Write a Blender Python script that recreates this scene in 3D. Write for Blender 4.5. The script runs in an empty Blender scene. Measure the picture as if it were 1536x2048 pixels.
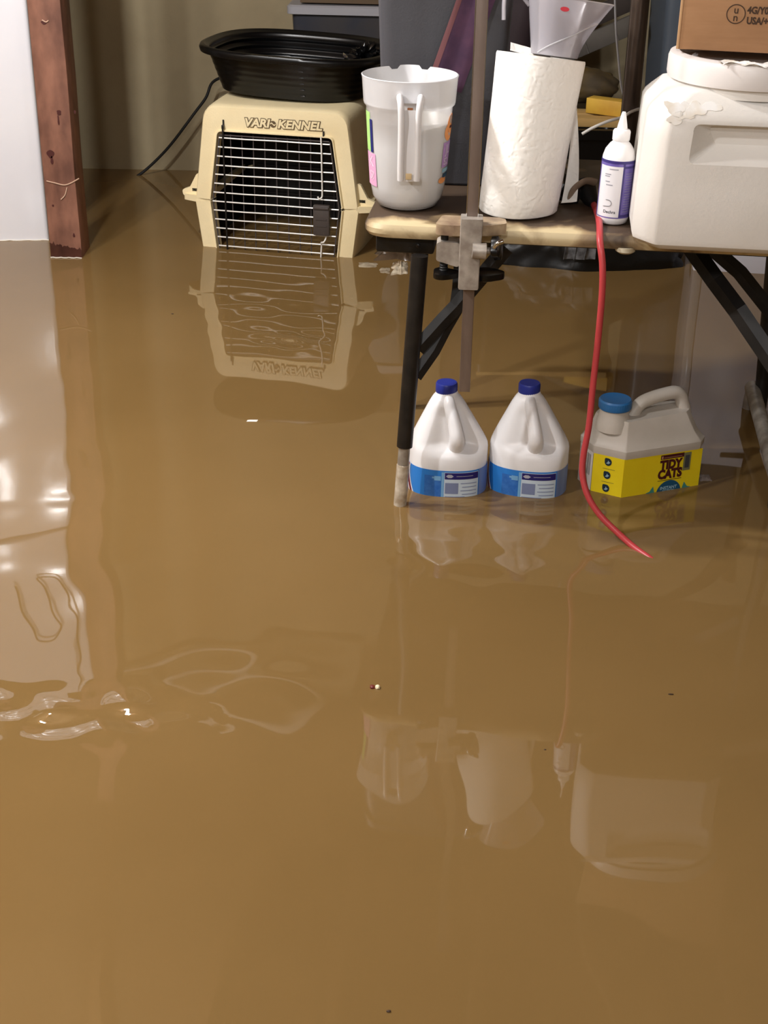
import bpy, bmesh, math, random
import numpy as np
from mathutils import Vector, Matrix, noise

S = bpy.context.scene
COL = S.collection
R = math.radians
PI = math.pi

# ------------------------------------------------------------------ camera
FPX, TH, RO, CH = 2800.0, R(27), R(1.0), 1.25      # focal length in px (1536x2048 frame), pitch, roll, height over the water
right = Vector((math.cos(RO), math.sin(RO)*math.sin(TH), math.sin(RO)*math.cos(TH)))
up = Vector((-math.sin(RO), math.cos(RO)*math.sin(TH), math.cos(RO)*math.cos(TH)))
back = right.cross(up)
cam = bpy.data.cameras.new('camera')
co = bpy.data.objects.new('camera', cam); COL.objects.link(co)
M = Matrix((right, up, back)).transposed().to_4x4(); M.translation = (0, 0, CH)
co.matrix_world = M
cam.sensor_fit = 'VERTICAL'; cam.sensor_height = 36; cam.lens = FPX/2048*36
cam.clip_start = 0.02
S.camera = co

# ------------------------------------------------------------------ view, world, lamps' light
S.view_settings.view_transform = 'Standard'; S.view_settings.look = 'None'
S.view_settings.gamma = 1; S.view_settings.use_curve_mapping = False
S.view_settings.exposure = 0.92
w = bpy.data.worlds.new('world'); S.world = w; w.use_nodes = True
w.node_tree.nodes['Background'].inputs[0].default_value = (.9, .95, 1, 1)
w.node_tree.nodes['Background'].inputs[1].default_value = .05
CEIL = 2.12
LAMPS = [  # x, y, watts, radius; the last two are unseen fill lamps
    (-1.40, 1.35, 48, .045), (-1.36, 2.45, 34, .045), (-.90, 2.72, 46, .045), (.75, .25, 13, .07), (-.3, -.7, 40, .09)]
FLOOR = -.10

def ray(x, y):
    u = (x-768)/FPX; v = (y-1024)/FPX
    return right*u - up*v - back
def atz(x, y, z=0.0):
    r = ray(x, y); t = (z-CH)/r.z
    return Vector((r.x*t, r.y*t, z))
def at(x, y, Y):
    r = ray(x, y); t = Y/r.y
    return Vector((r.x*t, Y, CH+r.z*t))

# ------------------------------------------------------------------ materials
def lin(c):
    return tuple(((v/255)/12.92 if v/255 <= .04045 else ((v/255+.055)/1.055)**2.4) for v in c)+(1,)
MATS = {}
def mat(name, rgb, rough=.5, metal=0, var=None, vscale=8, bump=0, bscale=40, spec=.5, coat=0, stretch=None, detail=4):
    if name in MATS: return MATS[name]
    m = bpy.data.materials.new(name); m.use_nodes = True
    nt = m.node_tree; N = nt.nodes; L = nt.links
    b = N['Principled BSDF']
    b.inputs['Base Color'].default_value = lin(rgb); b.inputs['Roughness'].default_value = rough
    b.inputs['Metallic'].default_value = metal; b.inputs['Specular IOR Level'].default_value = spec
    b.inputs['Coat Weight'].default_value = coat
    tc = N.new('ShaderNodeTexCoord'); mp = N.new('ShaderNodeMapping'); L.new(tc.outputs['Object'], mp.inputs[0])
    if stretch: mp.inputs['Scale'].default_value = stretch
    if var:
        n = N.new('ShaderNodeTexNoise'); n.inputs['Scale'].default_value = vscale; n.inputs['Detail'].default_value = detail
        L.new(mp.outputs[0], n.inputs[0])
        cr = N.new('ShaderNodeValToRGB'); e = cr.color_ramp.elements
        e[0].position = .35; e[1].position = .65; e[0].color = lin(rgb); e[1].color = lin(var)
        L.new(n.outputs[0], cr.inputs[0]); L.new(cr.outputs[0], b.inputs['Base Color'])
    if bump:
        n2 = N.new('ShaderNodeTexNoise'); n2.inputs['Scale'].default_value = bscale; n2.inputs['Detail'].default_value = 3
        L.new(mp.outputs[0], n2.inputs[0])
        bp = N.new('ShaderNodeBump'); bp.inputs['Strength'].default_value = 1; bp.inputs['Distance'].default_value = bump
        L.new(n2.outputs[0], bp.inputs['Height']); L.new(bp.outputs[0], b.inputs['Normal'])
    MATS[name] = m; return m

def plastic_film(name, rgb, clear=.3, rough=.25, trans=.5):
    if name in MATS: return MATS[name]
    m = bpy.data.materials.new(name); m.use_nodes = True
    nt = m.node_tree; N = nt.nodes; L = nt.links; N.clear()
    out = N.new('ShaderNodeOutputMaterial')
    d = N.new('ShaderNodeBsdfDiffuse'); d.inputs[0].default_value = lin(rgb)
    t = N.new('ShaderNodeBsdfTranslucent'); t.inputs[0].default_value = lin(rgb)
    m1 = N.new('ShaderNodeMixShader'); m1.inputs[0].default_value = trans
    L.new(d.outputs[0], m1.inputs[1]); L.new(t.outputs[0], m1.inputs[2])
    tr = N.new('ShaderNodeBsdfTransparent')
    m2 = N.new('ShaderNodeMixShader'); m2.inputs[0].default_value = clear
    L.new(m1.outputs[0], m2.inputs[1]); L.new(tr.outputs[0], m2.inputs[2])
    g = N.new('ShaderNodeBsdfGlossy'); g.inputs['Roughness'].default_value = rough
    fr = N.new('ShaderNodeFresnel'); fr.inputs[0].default_value = 1.45
    m3 = N.new('ShaderNodeMixShader'); L.new(fr.outputs[0], m3.inputs[0])
    L.new(m2.outputs[0], m3.inputs[1]); L.new(g.outputs[0], m3.inputs[2]); L.new(m3.outputs[0], out.inputs[0])
    MATS[name] = m; return m

# ------------------------------------------------------------------ mesh helpers
def new_bm(): return bmesh.new()

def add_box(bm, c, s, bev=0, rot=None, seg=2, mi=0):
    r = bmesh.ops.create_cube(bm, size=1)
    vs = r['verts']
    bmesh.ops.scale(bm, vec=s, verts=vs)
    fs = list({f for v in vs for f in v.link_faces})
    if bev:
        es = list({e for v in vs for e in v.link_edges})
        rb = bmesh.ops.bevel(bm, geom=es, offset=bev, segments=seg, profile=.5, affect='EDGES')
        vs = list({v for f in rb['faces'] for v in f.verts} | {v for v in vs if v.is_valid})
        fs = list({f for v in vs for f in v.link_faces})
    if rot is not None: bmesh.ops.rotate(bm, cent=(0, 0, 0), matrix=rot, verts=vs)
    bmesh.ops.translate(bm, vec=c, verts=vs)
    for f in fs: f.material_index = mi
    return vs

def spline(pts, n=8):
    pts = [Vector(p) for p in pts]; out = []
    P = [pts[0]*2-pts[1]]+pts+[pts[-1]*2-pts[-2]]
    for i in range(1, len(P)-2):
        for k in range(n):
            t = k/n
            a, b, c, d = P[i-1], P[i], P[i+1], P[i+2]
            out.append(.5*((2*b)+(-a+c)*t+(2*a-5*b+4*c-d)*t*t+(-a+3*b-3*c+d)*t**3))
    out.append(pts[-1]); return out

def loft(bm, rings, cap0=True, cap1=True, close=False, mi=0):
    vr = [[bm.verts.new(p) for p in r] for r in rings]
    n = len(rings[0])
    idx = list(range(len(vr)-1))
    for i in idx:
        for j in range(n):
            a, b = vr[i][j], vr[i][(j+1) % n]; c, d = vr[i+1][(j+1) % n], vr[i+1][j]
            try:
                f = bm.faces.new((a, b, c, d)); f.material_index = mi
            except ValueError: pass
    if cap0: f = bm.faces.new(list(reversed(vr[0]))); f.material_index = mi
    if cap1: f = bm.faces.new(vr[-1]); f.material_index = mi
    return vr

def tube(bm, pts, r, n=12, rfn=None, flat=1.0, mi=0, updir=None):
    pts = [Vector(p) for p in pts]; rings = []
    t0 = (pts[1]-pts[0]).normalized()
    nrm = (Vector(updir) if updir else Vector((0, 0, 1)))
    if abs(t0.dot(nrm)) > .95 and not updir: nrm = Vector((0, 1, 0))
    nrm = (nrm-t0*nrm.dot(t0)).normalized()
    for i, p in enumerate(pts):
        t = (pts[min(i+1, len(pts)-1)]-pts[max(i-1, 0)]).normalized()
        nrm = (nrm-t*nrm.dot(t)).normalized(); bn = t.cross(nrm)
        rr = r if rfn is None else rfn(i/(len(pts)-1))
        rings.append([p+nrm*rr*math.cos(2*PI*k/n)*flat+bn*rr*math.sin(2*PI*k/n) for k in range(n)])
    loft(bm, rings, mi=mi)

def lathe(bm, prof, n=48, c=(0, 0, 0), axis=None, cap0=False, cap1=False, mi=0):
    c = Vector(c); q = Vector((0, 0, 1)).rotation_difference(Vector(axis)) if axis is not None else None
    rings = []
    for r, z in prof:
        ring = []
        for k in range(n):
            p = Vector((r*math.cos(2*PI*k/n), r*math.sin(2*PI*k/n), z))
            if q: p = q @ p
            ring.append(c+p)
        rings.append(ring)
    return loft(bm, rings, cap0, cap1, mi=mi)

def selip(a, b, e, n, z=0, cx=0, cy=0):
    out = []
    for k in range(n):
        t = 2*PI*k/n; ct, st = math.cos(t), math.sin(t)
        out.append(Vector((cx+a*math.copysign(abs(ct)**(2/e), ct), cy+b*math.copysign(abs(st)**(2/e), st), z)))
    return out

def rpoly(pts, r, seg=5):
    """rounded polygon in 2D"""
    out = []; n = len(pts)
    for i in range(n):
        p0, p, p1 = Vector(pts[i-1]), Vector(pts[i]), Vector(pts[(i+1) % n])
        d0 = (p0-p).normalized(); d1 = (p1-p).normalized()
        ang = d0.angle(d1); rr = r if not isinstance(r, (list, tuple)) else r[i]
        l = min(rr/math.tan(ang/2), (p0-p).length*.48, (p1-p).length*.48)
        a = p+d0*l; b = p+d1*l
        for k in range(seg+1):
            t = k/seg
            out.append((a*(1-t)**2+p*2*t*(1-t)+b*t*t))
    return out

def sheet(bm, fn, nu, nv, mi=0, wrap=False):
    g = [[bm.verts.new(fn(i/nu, j/nv)) for i in range(nu+(0 if wrap else 1))] for j in range(nv+1)]
    W = len(g[0])
    for j in range(nv):
        for i in range(nu):
            f = bm.faces.new((g[j][i], g[j][(i+1) % W], g[j+1][(i+1) % W], g[j+1][i])); f.material_index = mi
    return g

def text_bm(bm, s, size, fn, bold=0, shear=0, mi=0, center=True, ext=0.0004, spacing=1, subdiv=0, xscale=1):
    """letters as mesh; fn maps (x, y, height) in metres to 3D"""
    cu = bpy.data.curves.new('t', 'FONT'); cu.body = s; cu.size = size; cu.offset = bold; cu.shear = shear
    cu.space_character = spacing; cu.resolution_u = 3; cu.extrude = 0
    if center: cu.align_x = 'CENTER'
    cu.align_y = 'CENTER'
    o = bpy.data.objects.new('t', cu); COL.objects.link(o)
    dg = bpy.context.evaluated_depsgraph_get(); dg.update()
    me = o.evaluated_get(dg).to_mesh()
    vs = [bm.verts.new((v.co.x*xscale, v.co.y, 0)) for v in me.vertices]
    fs = []
    for p in me.polygons:
        try:
            f = bm.faces.new([vs[i] for i in p.vertices]); f.material_index = mi; fs.append(f)
        except ValueError: pass
    o.evaluated_get(dg).to_mesh_clear()
    bpy.data.objects.remove(o); bpy.data.curves.remove(cu)
    for v in vs: v.co = fn(v.co.x, v.co.y, ext)
    return vs

def obj(name, bm, m, parent=None, smooth=40, recalc=True, loc=None, rotz=None):
    if recalc: bmesh.ops.recalc_face_normals(bm, faces=bm.faces)
    me = bpy.data.meshes.new(name); bm.to_mesh(me); bm.free()
    for x in (m if isinstance(m, (list, tuple)) else [m]): me.materials.append(x)
    if smooth:
        for p in me.polygons: p.use_smooth = True
        me.set_sharp_from_angle(angle=R(smooth))
    o = bpy.data.objects.new(name, me); COL.objects.link(o)
    if parent is not None: o.parent = parent
    if loc is not None: o.location = loc
    if rotz is not None: o.rotation_euler.z = rotz
    return o
def tag(o, label, cat, group=None, kind=None):
    if label: o['label'] = label
    if cat: o['category'] = cat
    if group: o['group'] = group
    if kind: o['kind'] = kind
    return o
def thing(name, label, cat, loc=(0, 0, 0), rotz=0, group=None):
    o = bpy.data.objects.new(name, None); COL.objects.link(o); o.empty_display_size = .05
    o.location = loc; o.rotation_euler.z = rotz
    return tag(o, label, cat, group)
def struct(name, bm, m, parent=None, smooth=40):
    o = obj(name, bm, m, parent, smooth)
    if parent is None: o['kind'] = 'structure'
    return o
def dup(root, loc, rotz, label):
    r = root.copy(); COL.objects.link(r); r.location = loc; r.rotation_euler.z = rotz; r['label'] = label
    for ch in list(root.children):
        c = ch.copy(); COL.objects.link(c); c.parent = r
        for g in list(ch.children):
            d = g.copy(); COL.objects.link(d); d.parent = c
    return r

# ------------------------------------------------------------------ palette
m_white = mat('white_enamel', (238, 238, 242), .16, var=(232, 232, 238), vscale=3, bump=.0004, bscale=14)
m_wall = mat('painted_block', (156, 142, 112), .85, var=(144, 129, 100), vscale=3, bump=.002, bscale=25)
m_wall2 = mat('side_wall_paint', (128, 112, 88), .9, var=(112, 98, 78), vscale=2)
m_ceil = mat('ceiling_boards', (150, 122, 88), .9, var=(120, 96, 68), vscale=3, stretch=(1, .2, 1))
m_joist = mat('joist_wood', (146, 108, 70), .85, var=(118, 84, 52), vscale=5, stretch=(1, .1, 1))
m_floor = mat('concrete', (120, 110, 96), .9, var=(100, 92, 80), vscale=4)
m_black = mat('black_plastic', (6, 6, 7), .3, spec=.4)
m_blackr = mat('black_rubber', (16, 16, 17), .55)
m_blackm = mat('black_enamelled_steel', (12, 11, 11), .45, var=(30, 26, 23), vscale=30)
m_steel = mat('dull_steel', (184, 178, 168), .38, metal=.35, var=(150, 142, 132), vscale=40)
m_cast = mat('cast_zinc', (186, 178, 168), .45, metal=.3, var=(150, 140, 130), vscale=45)
m_chrome = mat('chrome', (215, 215, 215), .12, metal=1)
m_tan = mat('tan_plastic', (242, 226, 184), .42, var=(234, 216, 172), vscale=7, bump=.0006, bscale=250)
m_hdpe = mat('white_bottle_plastic', (244, 243, 244), .34)
m_hdpe2 = mat('natural_jug_plastic', (206, 198, 188), .45, var=(194, 186, 174), vscale=12)

# ================================================================== SETTING
bm = new_bm(); add_box(bm, (-.05, 2, FLOOR-.05), (4.9, 7.2, .1)); struct('floor', bm, m_floor)
# back wall: painted panels with shallow vertical seams
bw0 = atz(180, 339); bw1 = atz(385, 342)
WY = 5.24
bm = new_bm(); add_box(bm, (-.05, WY+.06, 1.05), (4.9, .12, 2.5))
struct('wall_back', bm, m_wall)
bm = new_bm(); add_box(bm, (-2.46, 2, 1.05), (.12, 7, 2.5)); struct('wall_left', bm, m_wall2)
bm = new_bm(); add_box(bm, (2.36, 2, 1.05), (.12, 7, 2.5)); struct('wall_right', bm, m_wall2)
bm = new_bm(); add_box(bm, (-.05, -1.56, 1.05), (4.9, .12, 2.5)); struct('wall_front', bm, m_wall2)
bm = new_bm(); add_box(bm, (-.05, 2, CEIL+.25), (4.9, 7.2, .1)); struct('ceiling', bm, m_ceil)
for i in range(11):
    x = -2.2+i*.42
    bm = new_bm(); add_box(bm, (x, 1.84, CEIL+.10), (.04, 6.7, .2)); struct('trim_%d' % (i+1), bm, m_joist)
bm = new_bm(); add_box(bm, (.02, WY-.008, .045), (1.5, .016, .05), .004)
# ------------------------------------------------------------------ flood water
rng = np.random.default_rng(5)
xs = np.concatenate([np.linspace(-2.4, -1.5, 10)[:-1], np.linspace(-1.5, 1.5, 300), np.linspace(1.5, 2.3, 10)[1:]])
ys = np.concatenate([np.linspace(-1.5, .9, 20)[:-1], np.linspace(.9, WY, 440)])
X, Y = np.meshgrid(xs, ys)
Z = np.zeros_like(X)
for i in range(26):
    lam = .10+.55*rng.random()**1.3; a = rng.random()*2*PI; k = 2*PI/lam
    s = .0021
    wgt = .35+.95*np.exp(-((Y-1.2)/1.1)**2)+.75*np.exp(-((X+1.0)/.55)**2-((Y-2.3)/.9)**2)
    Z += wgt*s*lam/(2*PI)*np.sin(k*(X*math.cos(a)+Y*math.sin(a))+rng.random()*9)
def chop(cx, cy, sx, sy, s, l0, l1, n, seed):
    global Z
    r2 = np.random.default_rng(seed); env = np.exp(-((X-cx)/sx)**2-((Y-cy)/sy)**2)
    for i in range(n):
        lam = l0+(l1-l0)*r2.random(); a = PI/2+(r2.random()-.5)*2.2; k = 2*PI/lam
        Z += env*s*lam/(2*PI)*np.sin(k*(X*math.cos(a)+Y*math.sin(a))+r2.random()*9)
chop(-.50, 1.76, .17, .055, .11, .05, .12, 7, 2)
chop(-.58, 1.50, .05, .035, .12, .03, .06, 5, 4)
chop(-.62, 2.47, .12, .035, .012, .08, .16, 4, 9)
chop(-.24, 3.42, .09, .07, .022, .07, .16, 5, 12)
chop(-.33, 3.7, .3, .25, .006, .08, .2, 6, 31)
chop(.16, 2.30, .22, .12, .030, .07, .16, 5, 13)
chop(-.22, 1.85, .12, .12, .010, .10, .2, 5, 21)
nx, ny = len(xs), len(ys)
V = np.stack([X.ravel(), Y.ravel(), Z.ravel()], 1).astype(np.float32)
ii = (np.arange(ny-1)[:, None]*nx+np.arange(nx-1)[None, :]).ravel()
F = np.stack([ii, ii+1, ii+nx+1, ii+nx], 1).astype(np.int32)
me = bpy.data.meshes.new('flood_water')
me.vertices.add(len(V)); me.vertices.foreach_set('co', V.ravel())
me.loops.add(F.size); me.loops.foreach_set('vertex_index', F.ravel())
me.polygons.add(len(F)); me.polygons.foreach_set('loop_start', np.arange(len(F), dtype=np.int32)*4)
me.polygons.foreach_set('loop_total', np.full(len(F), 4, dtype=np.int32))
me.polygons.foreach_set('use_smooth', np.ones(len(F), dtype=bool))
me.update(calc_edges=True); me.validate()
m_water = mat('murky_water', (128, 101, 61), .02, var=(121, 95, 56), vscale=1.3, spec=.42)
me.materials.append(m_water)
water = bpy.data.objects.new('flood_water', me); COL.objects.link(water)
tag(water, 'murky brown flood water covering the whole basement floor', 'water', kind='stuff')

# ------------------------------------------------------------------ lamps on the ceiling, the last two added as fill
m_porc = mat('porcelain', (225, 222, 214), .3)
m_bulb = bpy.data.materials.new('lit_bulb'); m_bulb.use_nodes = True
bb = m_bulb.node_tree.nodes['Principled BSDF']; bb.inputs['Emission Color'].default_value = (1, .93, .82, 1); bb.inputs['Emission Strength'].default_value = 12
LW = ['by the refrigerator', 'in front of the refrigerator', 'nearest the wooden post', 'over the right of the room, added as fill', 'at the near end of the room, added as fill']
for i, (x, y, p, r) in enumerate(LAMPS):
    t = thing('ceiling_or_fill_bulb', 'bare lit bulb on the ceiling '+LW[i], 'lamp', (x, y, CEIL))
    bm = new_bm(); lathe(bm, [(.055, 0), (.055, -.012), (.035, -.03), (.03, -.045), (.001, -.045)], 24, cap0=True); obj('holder', bm, m_porc, t)
    bm = new_bm(); lathe(bm, [(.012, -.045), (.014, -.06), (.028, -.085), (.03, -.10), (.022, -.12), (.001, -.13)], 20, cap0=True); obj('bulb', bm, m_bulb, t)
    l = bpy.data.lights.new('lamp_light', 'POINT'); l.energy = p; l.shadow_soft_size = r; l.color = (.975, .985, 1)
    lo = bpy.data.objects.new('lamp_light', l); COL.objects.link(lo); lo.location = (x, y, CEIL-.13-r*.6)

# ceiling-hung things that show in the water as faint reflections
m_duct = mat('galvanised_duct', (205, 196, 182), .5, metal=.2, var=(190, 180, 165), vscale=5)
t = thing('air_duct', 'pale round air duct running under the ceiling joists', 'duct', (0, 0, CEIL-.13))
bm = new_bm(); tube(bm, [(-1.75, 4.9, 0), (-1.7, 3.9, 0), (-1.62, 3.5, 0), (-1.45, 3.35, 0)][::1], .12, 24); obj('pipe', bm, m_duct, t)
bm = new_bm(); tube(bm, [(-1.62, 3.62, 0), (-1.58, 3.5, 0)], .127, 24); obj('joint_band', bm, m_duct, t)
m_pvc = mat('white_pvc', (232, 228, 220), .3)
bm = new_bm(); tube(bm, spline([(-1.3, 5.1, CEIL-.04), (-.8, 5.08, CEIL-.05), (-.45, 5.02, CEIL-.06), (-.26, 4.85, CEIL-.06), (-.36, 4.62, CEIL-.05), (-.62, 4.55, CEIL-.04)]), .024, 12)
tag(obj('water_pipe', bm, m_pvc), 'thin white pipe bent under the ceiling joists', 'pipe')

# ================================================================== LEFT SIDE
# wooden post
m_post = mat('old_red_brown_wood', (146, 100, 80), .6, var=(100, 64, 50), vscale=16, bump=.0012, bscale=40, stretch=(1, 1, .45), detail=8)
m_postdark = mat('wet_wood', (84, 48, 38), .35, var=(58, 30, 24), vscale=18)
m_knot = mat('knot_wood', (70, 24, 20), .6)
m_fibre = mat('torn_fibre', (196, 164, 140), .7)
pl = atz(102, 515); pr = atz(165, 515)
t = thing('wooden_post', 'rough reddish brown wooden post standing in the water beside the refrigerator', 'post', (pl.x, pl.y, FLOOR), 0)
pw = pr.x-pl.x
bm = new_bm(); add_box(bm, (pw/2, .06, (CEIL-FLOOR)/2), (pw, .12, CEIL-FLOOR), .003)
bmesh.ops.subdivide_edges(bm, edges=[e for e in bm.edges if abs(e.verts[0].co.z-e.verts[1].co.z) > .5], cuts=60, use_grid_fill=True)
for v in bm.verts:
    n = noise.noise(Vector((v.co.x*20, v.co.y*20, v.co.z*4))); v.co.x += n*.0022; v.co.y += n*.0015
obj('beam', bm, m_post, t, 30)
bm = new_bm()
top = [(.0005+(pw-.001)*i/40, -FLOOR+.046-.020*i/40+.010*noise.noise(Vector((i*.33, 2, 0)))+.006*noise.noise(Vector((i*.9, 5, 0)))) for i in range(41)]
vs = [bm.verts.new((x, -.0012, z)) for x, z in top]; vb = [bm.verts.new((x, -.0012, -FLOOR-.02)) for x, z in top]
for i in range(40): bm.faces.new((vb[i], vb[i+1], vs[i+1], vs[i]))
g = bmesh.ops.extrude_face_region(bm, geom=list(bm.faces)); bmesh.ops.translate(bm, vec=(0, .003, 0), verts=[v for v in g['geom'] if isinstance(v, bmesh.types.BMVert)])
o = obj('wet_stain', bm, m_postdark, t, 0); o['label'] = 'dark wet stain at the waterline'
bm = new_bm(); tube(bm, [(pw*i/12, -.004, -FLOOR+.0015+.0008*math.sin(i*2)) for i in range(13)], .0015, 6); obj('scum_line', bm, mat('foam_white', (235, 228, 214), .6), t)
for px, py, a, b in [(118, 225, .007, .007), (117, 240, .0025, .014), (101, 308, .010, .012), (104, 320, .004, .012), (150, 224, .003, .005), (106, 411, .003, .003), (148, 470, .003, .006), (88, 45, .008, .005)]:
    p = at(px, py, pl.y)-Vector((pl.x, pl.y, FLOOR))
    r = selip(a, b, 2, 14)
    r = [Vector((q.x*(1+.25*math.sin(3*q.y/b+px))+p.x, -.0010, q.y+p.z)) for q in r]
    bm = new_bm(); loft(bm, [r, [q-Vector((0, .0008, 0)) for q in r]]); obj('knot', bm, m_knot, t, 0)
for path in [[(93, 362), (110, 366), (128, 370), (142, 366), (158, 357)], [(122, 399), (130, 390), (134, 375)], [(84, 40), (92, 44), (97, 41)]]:
    bm = new_bm(); tube(bm, spline([at(x, y, pl.y-.002)-Vector((pl.x, pl.y, FLOOR)) for x, y in path]), .0018, 6)
    obj('splinter', bm, m_fibre, t)

# refrigerator
f0 = atz(-30, 481.5); f1 = atz(98, 480)
ang = math.atan2(f1.y-atz(0, 481).y, f1.x-atz(0, 481).x)
t = thing('refrigerator', 'tall white refrigerator standing in the water left of the wooden post', 'refrigerator', (f1.x, f1.y, FLOOR), ang)
FW, FD, FH = .72, .62, 1.70-FLOOR
seam = 1.04-FLOOR
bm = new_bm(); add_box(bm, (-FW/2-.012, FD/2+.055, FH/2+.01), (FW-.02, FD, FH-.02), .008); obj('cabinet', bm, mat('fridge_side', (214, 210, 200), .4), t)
for nm, z0, z1 in (('fridge_door', .03, seam-.006), ('freezer_door', seam+.006, FH)):
    bm = new_bm(); add_box(bm, (-FW/2, .024, (z0+z1)/2), (FW, .05, z1-z0), .012, seg=4)
    d = obj(nm, bm, m_white, t)
    zc = z1-.30 if nm == 'fridge_door' else z0+.2
    bm = new_bm(); tube(bm, spline([(-FW+.05, .0, zc-.16), (-FW+.05, -.04, zc-.13), (-FW+.05, -.045, zc), (-FW+.05, -.04, zc+.13), (-FW+.05, .0, zc+.16)]), .012, 10)
    obj('handle', bm, m_white, d)
bm = new_bm(); add_box(bm, (-FW/2, .04, seam), (FW-.03, .03, .011)); obj('door_gasket', bm, m_blackr, t)
# torn whitish scum line at the waterline
bm = new_bm()
pts = [(-.30+i*.02, -.0035, -FLOOR+.001+.0012*math.sin(i*2.3)) for i in range(16)]
tube(bm, pts, .0018, 6); obj('scum_line', bm, mat('foam_white', (235, 228, 214), .6), t)
# cord loop hung over the freezer (seen in the reflection)
bm = new_bm()
F2 = lambda a, z: Matrix.Rotation(ang, 3, 'Z') @ Vector((a, -.03, 0))+Vector((f1.x, f1.y, z))
tube(bm, spline([F2(-.22, 1.34), F2(-.2, 1.42), F2(-.13, 1.44), F2(-.10, 1.36), F2(-.13, 1.28), F2(-.06, 1.27), F2(-.03, 1.33), F2(-.035, 1.45), F2(-.06, 1.50), F2(-.05, 1.60), F2(-.04, 1.72)]), .004, 8)
tag(obj('phone_cord', bm, m_blackr), 'thin dark cord looped down over the freezer door', 'cord')

# black cord along the back wall
bm = new_bm()
tube(bm, spline([at(500, 150, 5.08), at(455, 152, 5.12)]+[at(x, y, 5.15) for x, y in [(425, 165), (412, 195), (390, 225), (345, 285), (315, 318), (285, 345), (258, 362)]]+[at(240, 372, 5.12)]), .0052, 10)
tag(obj('power_cord', bm, m_blackr), 'black power cord sagging into the water in front of the back wall', 'cord')

# ------------------------------------------------------------------ kennel
k0 = atz(440, 495); k1 = atz(670, 513); kc = (k0+k1)/2
ka = math.atan2(k1.y-k0.y, k1.x-k0.x)
K = thing('pet_kennel', 'tan plastic pet kennel with wire door standing in the water under the black tub', 'kennel', (kc.x, kc.y, 0), ka)
KL = .47
def kfront(z):  # outer half widths left/right
    if z < .145: s = (z+.08)/.225; return .228+.028*s
    s = (z-.145)/.283; return .254-.038*s
DO = [(-.182, -.075), (-.206, .147), (-.176, .358), (.176, .358), (.206, .147), (.182, -.075)]
def outer_poly(z0, z1, r0, r1):
    hw0, hw1 = kfront(z0), kfront(z1)
    return [(-hw0, z0), (-hw1, z1), (hw1, z1), (hw0, z0)]
NSEG = 6
# upper shell: front face with the door opening cut, then loft back
def shell(z0, z1, rt, rb, upper):
    bm = new_bm()
    up_ = outer_poly(z0, z1, rt, rb)
    rad = [.006, .05, .05, .006] if upper else [.03, .006, .006, .03]
    base = rpoly(up_, rad, NSEG)
    def ring(y, grow, zs=0):
        cz = z0 if upper else z1
        return [Vector((p[0]*(1+grow), y, cz+(p[1]-cz)*(1+zs))) for p in base]
    ys_ = [(.0, 0, 0), (.006, .012, .015), (.03, .02, .025), (.10, .035, .03), (.22, .04, .035), (.36, .035, .03), (.44, .0, 0), (KL, -.06, -.04)]
    rings = [ring(y, g, s) for y, g, s in ys_]
    floor_z = z0 if upper else z1
    def sk(rg, i, j, e=.02): return abs(rg[i].z-floor_z) < .012 and abs(rg[j].z-floor_z) < .012 and rg[i].x*rg[j].x < 0
    v1 = [[bm.verts.new(p) for p in q] for q in rings]; nb = len(base)
    for a in range(len(v1)-1):
        for i in range(nb):
            j = (i+1) % nb
            if not sk(rings[a], i, j): bm.faces.new((v1[a][i], v1[a][j], v1[a+1][j], v1[a+1][i]))
    bm.faces.new(v1[-1])
    # front face with opening: triangulated ring by bridging to the door outline
    n = len(base)
    if upper: D = [(-.206, z0), (-.176, .358), (.176, .358), (.206, z0)]
    else: D = [(-.182, z0), (-.206, z1), (.206, z1), (.182, z0)]
    dr = rpoly(D, [.002, .016, .016, .002] if upper else .002, NSEG)
    lip = [Vector((p[0], 0, p[1])) for p in dr]
    fo = [Vector((p[0], 0, p[1])) for p in base]
    mid = [(a+b)/2+Vector((0, -.002, 0)) for a, b in zip(fo, lip)]
    skip = (lambda i: abs(fo[i].z-z0) < .004 and abs(fo[(i+1) % n].z-z0) < .004 and fo[i].x*fo[(i+1) % n].x < 0) if upper else (lambda i: abs(fo[i].z-z1) < .004 and abs(fo[(i+1) % n].z-z1) < .004 and fo[i].x*fo[(i+1) % n].x < 0)
    lipf = [q+Vector((0, -.008, 0)) for q in lip]
    lipi = [Vector((q.x*.975, .03, q.z)) for q in lip]
    seq = [fo, mid, [q*1.0+(f-q).normalized()*.006 for q, f in zip(lip, fo)], [q+Vector((0, -.008, 0))+(f-q).normalized()*.003 for q, f in zip(lip, fo)], lipf, lipi]
    vr = [[bm.verts.new(p) for p in r] for r in seq]
    for a in range(len(vr)-1):
        for i in range(n):
            if skip(i): continue
            j = (i+1) % n
            try: bm.faces.new((vr[a][i], vr[a][j], vr[a+1][j], vr[a+1][i]))
            except ValueError: pass
    # inner wall, given the dark shade colour
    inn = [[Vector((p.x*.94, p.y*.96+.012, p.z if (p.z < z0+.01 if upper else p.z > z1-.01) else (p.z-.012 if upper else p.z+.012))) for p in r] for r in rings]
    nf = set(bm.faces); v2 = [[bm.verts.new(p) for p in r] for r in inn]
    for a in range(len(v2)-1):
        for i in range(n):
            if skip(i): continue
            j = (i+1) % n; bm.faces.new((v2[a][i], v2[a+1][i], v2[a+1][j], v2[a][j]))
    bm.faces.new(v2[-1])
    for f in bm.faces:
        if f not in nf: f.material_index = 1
    bmesh.ops.remove_doubles(bm, verts=bm.verts, dist=.0004)
    return bm
m_inner_shade = mat('kennel_inside_shade', (26, 22, 20), .6)  # shade inside the kennel put into the colour; the plastic itself is tan
bm = shell(.150, .428, .05, .006, True)
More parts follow.
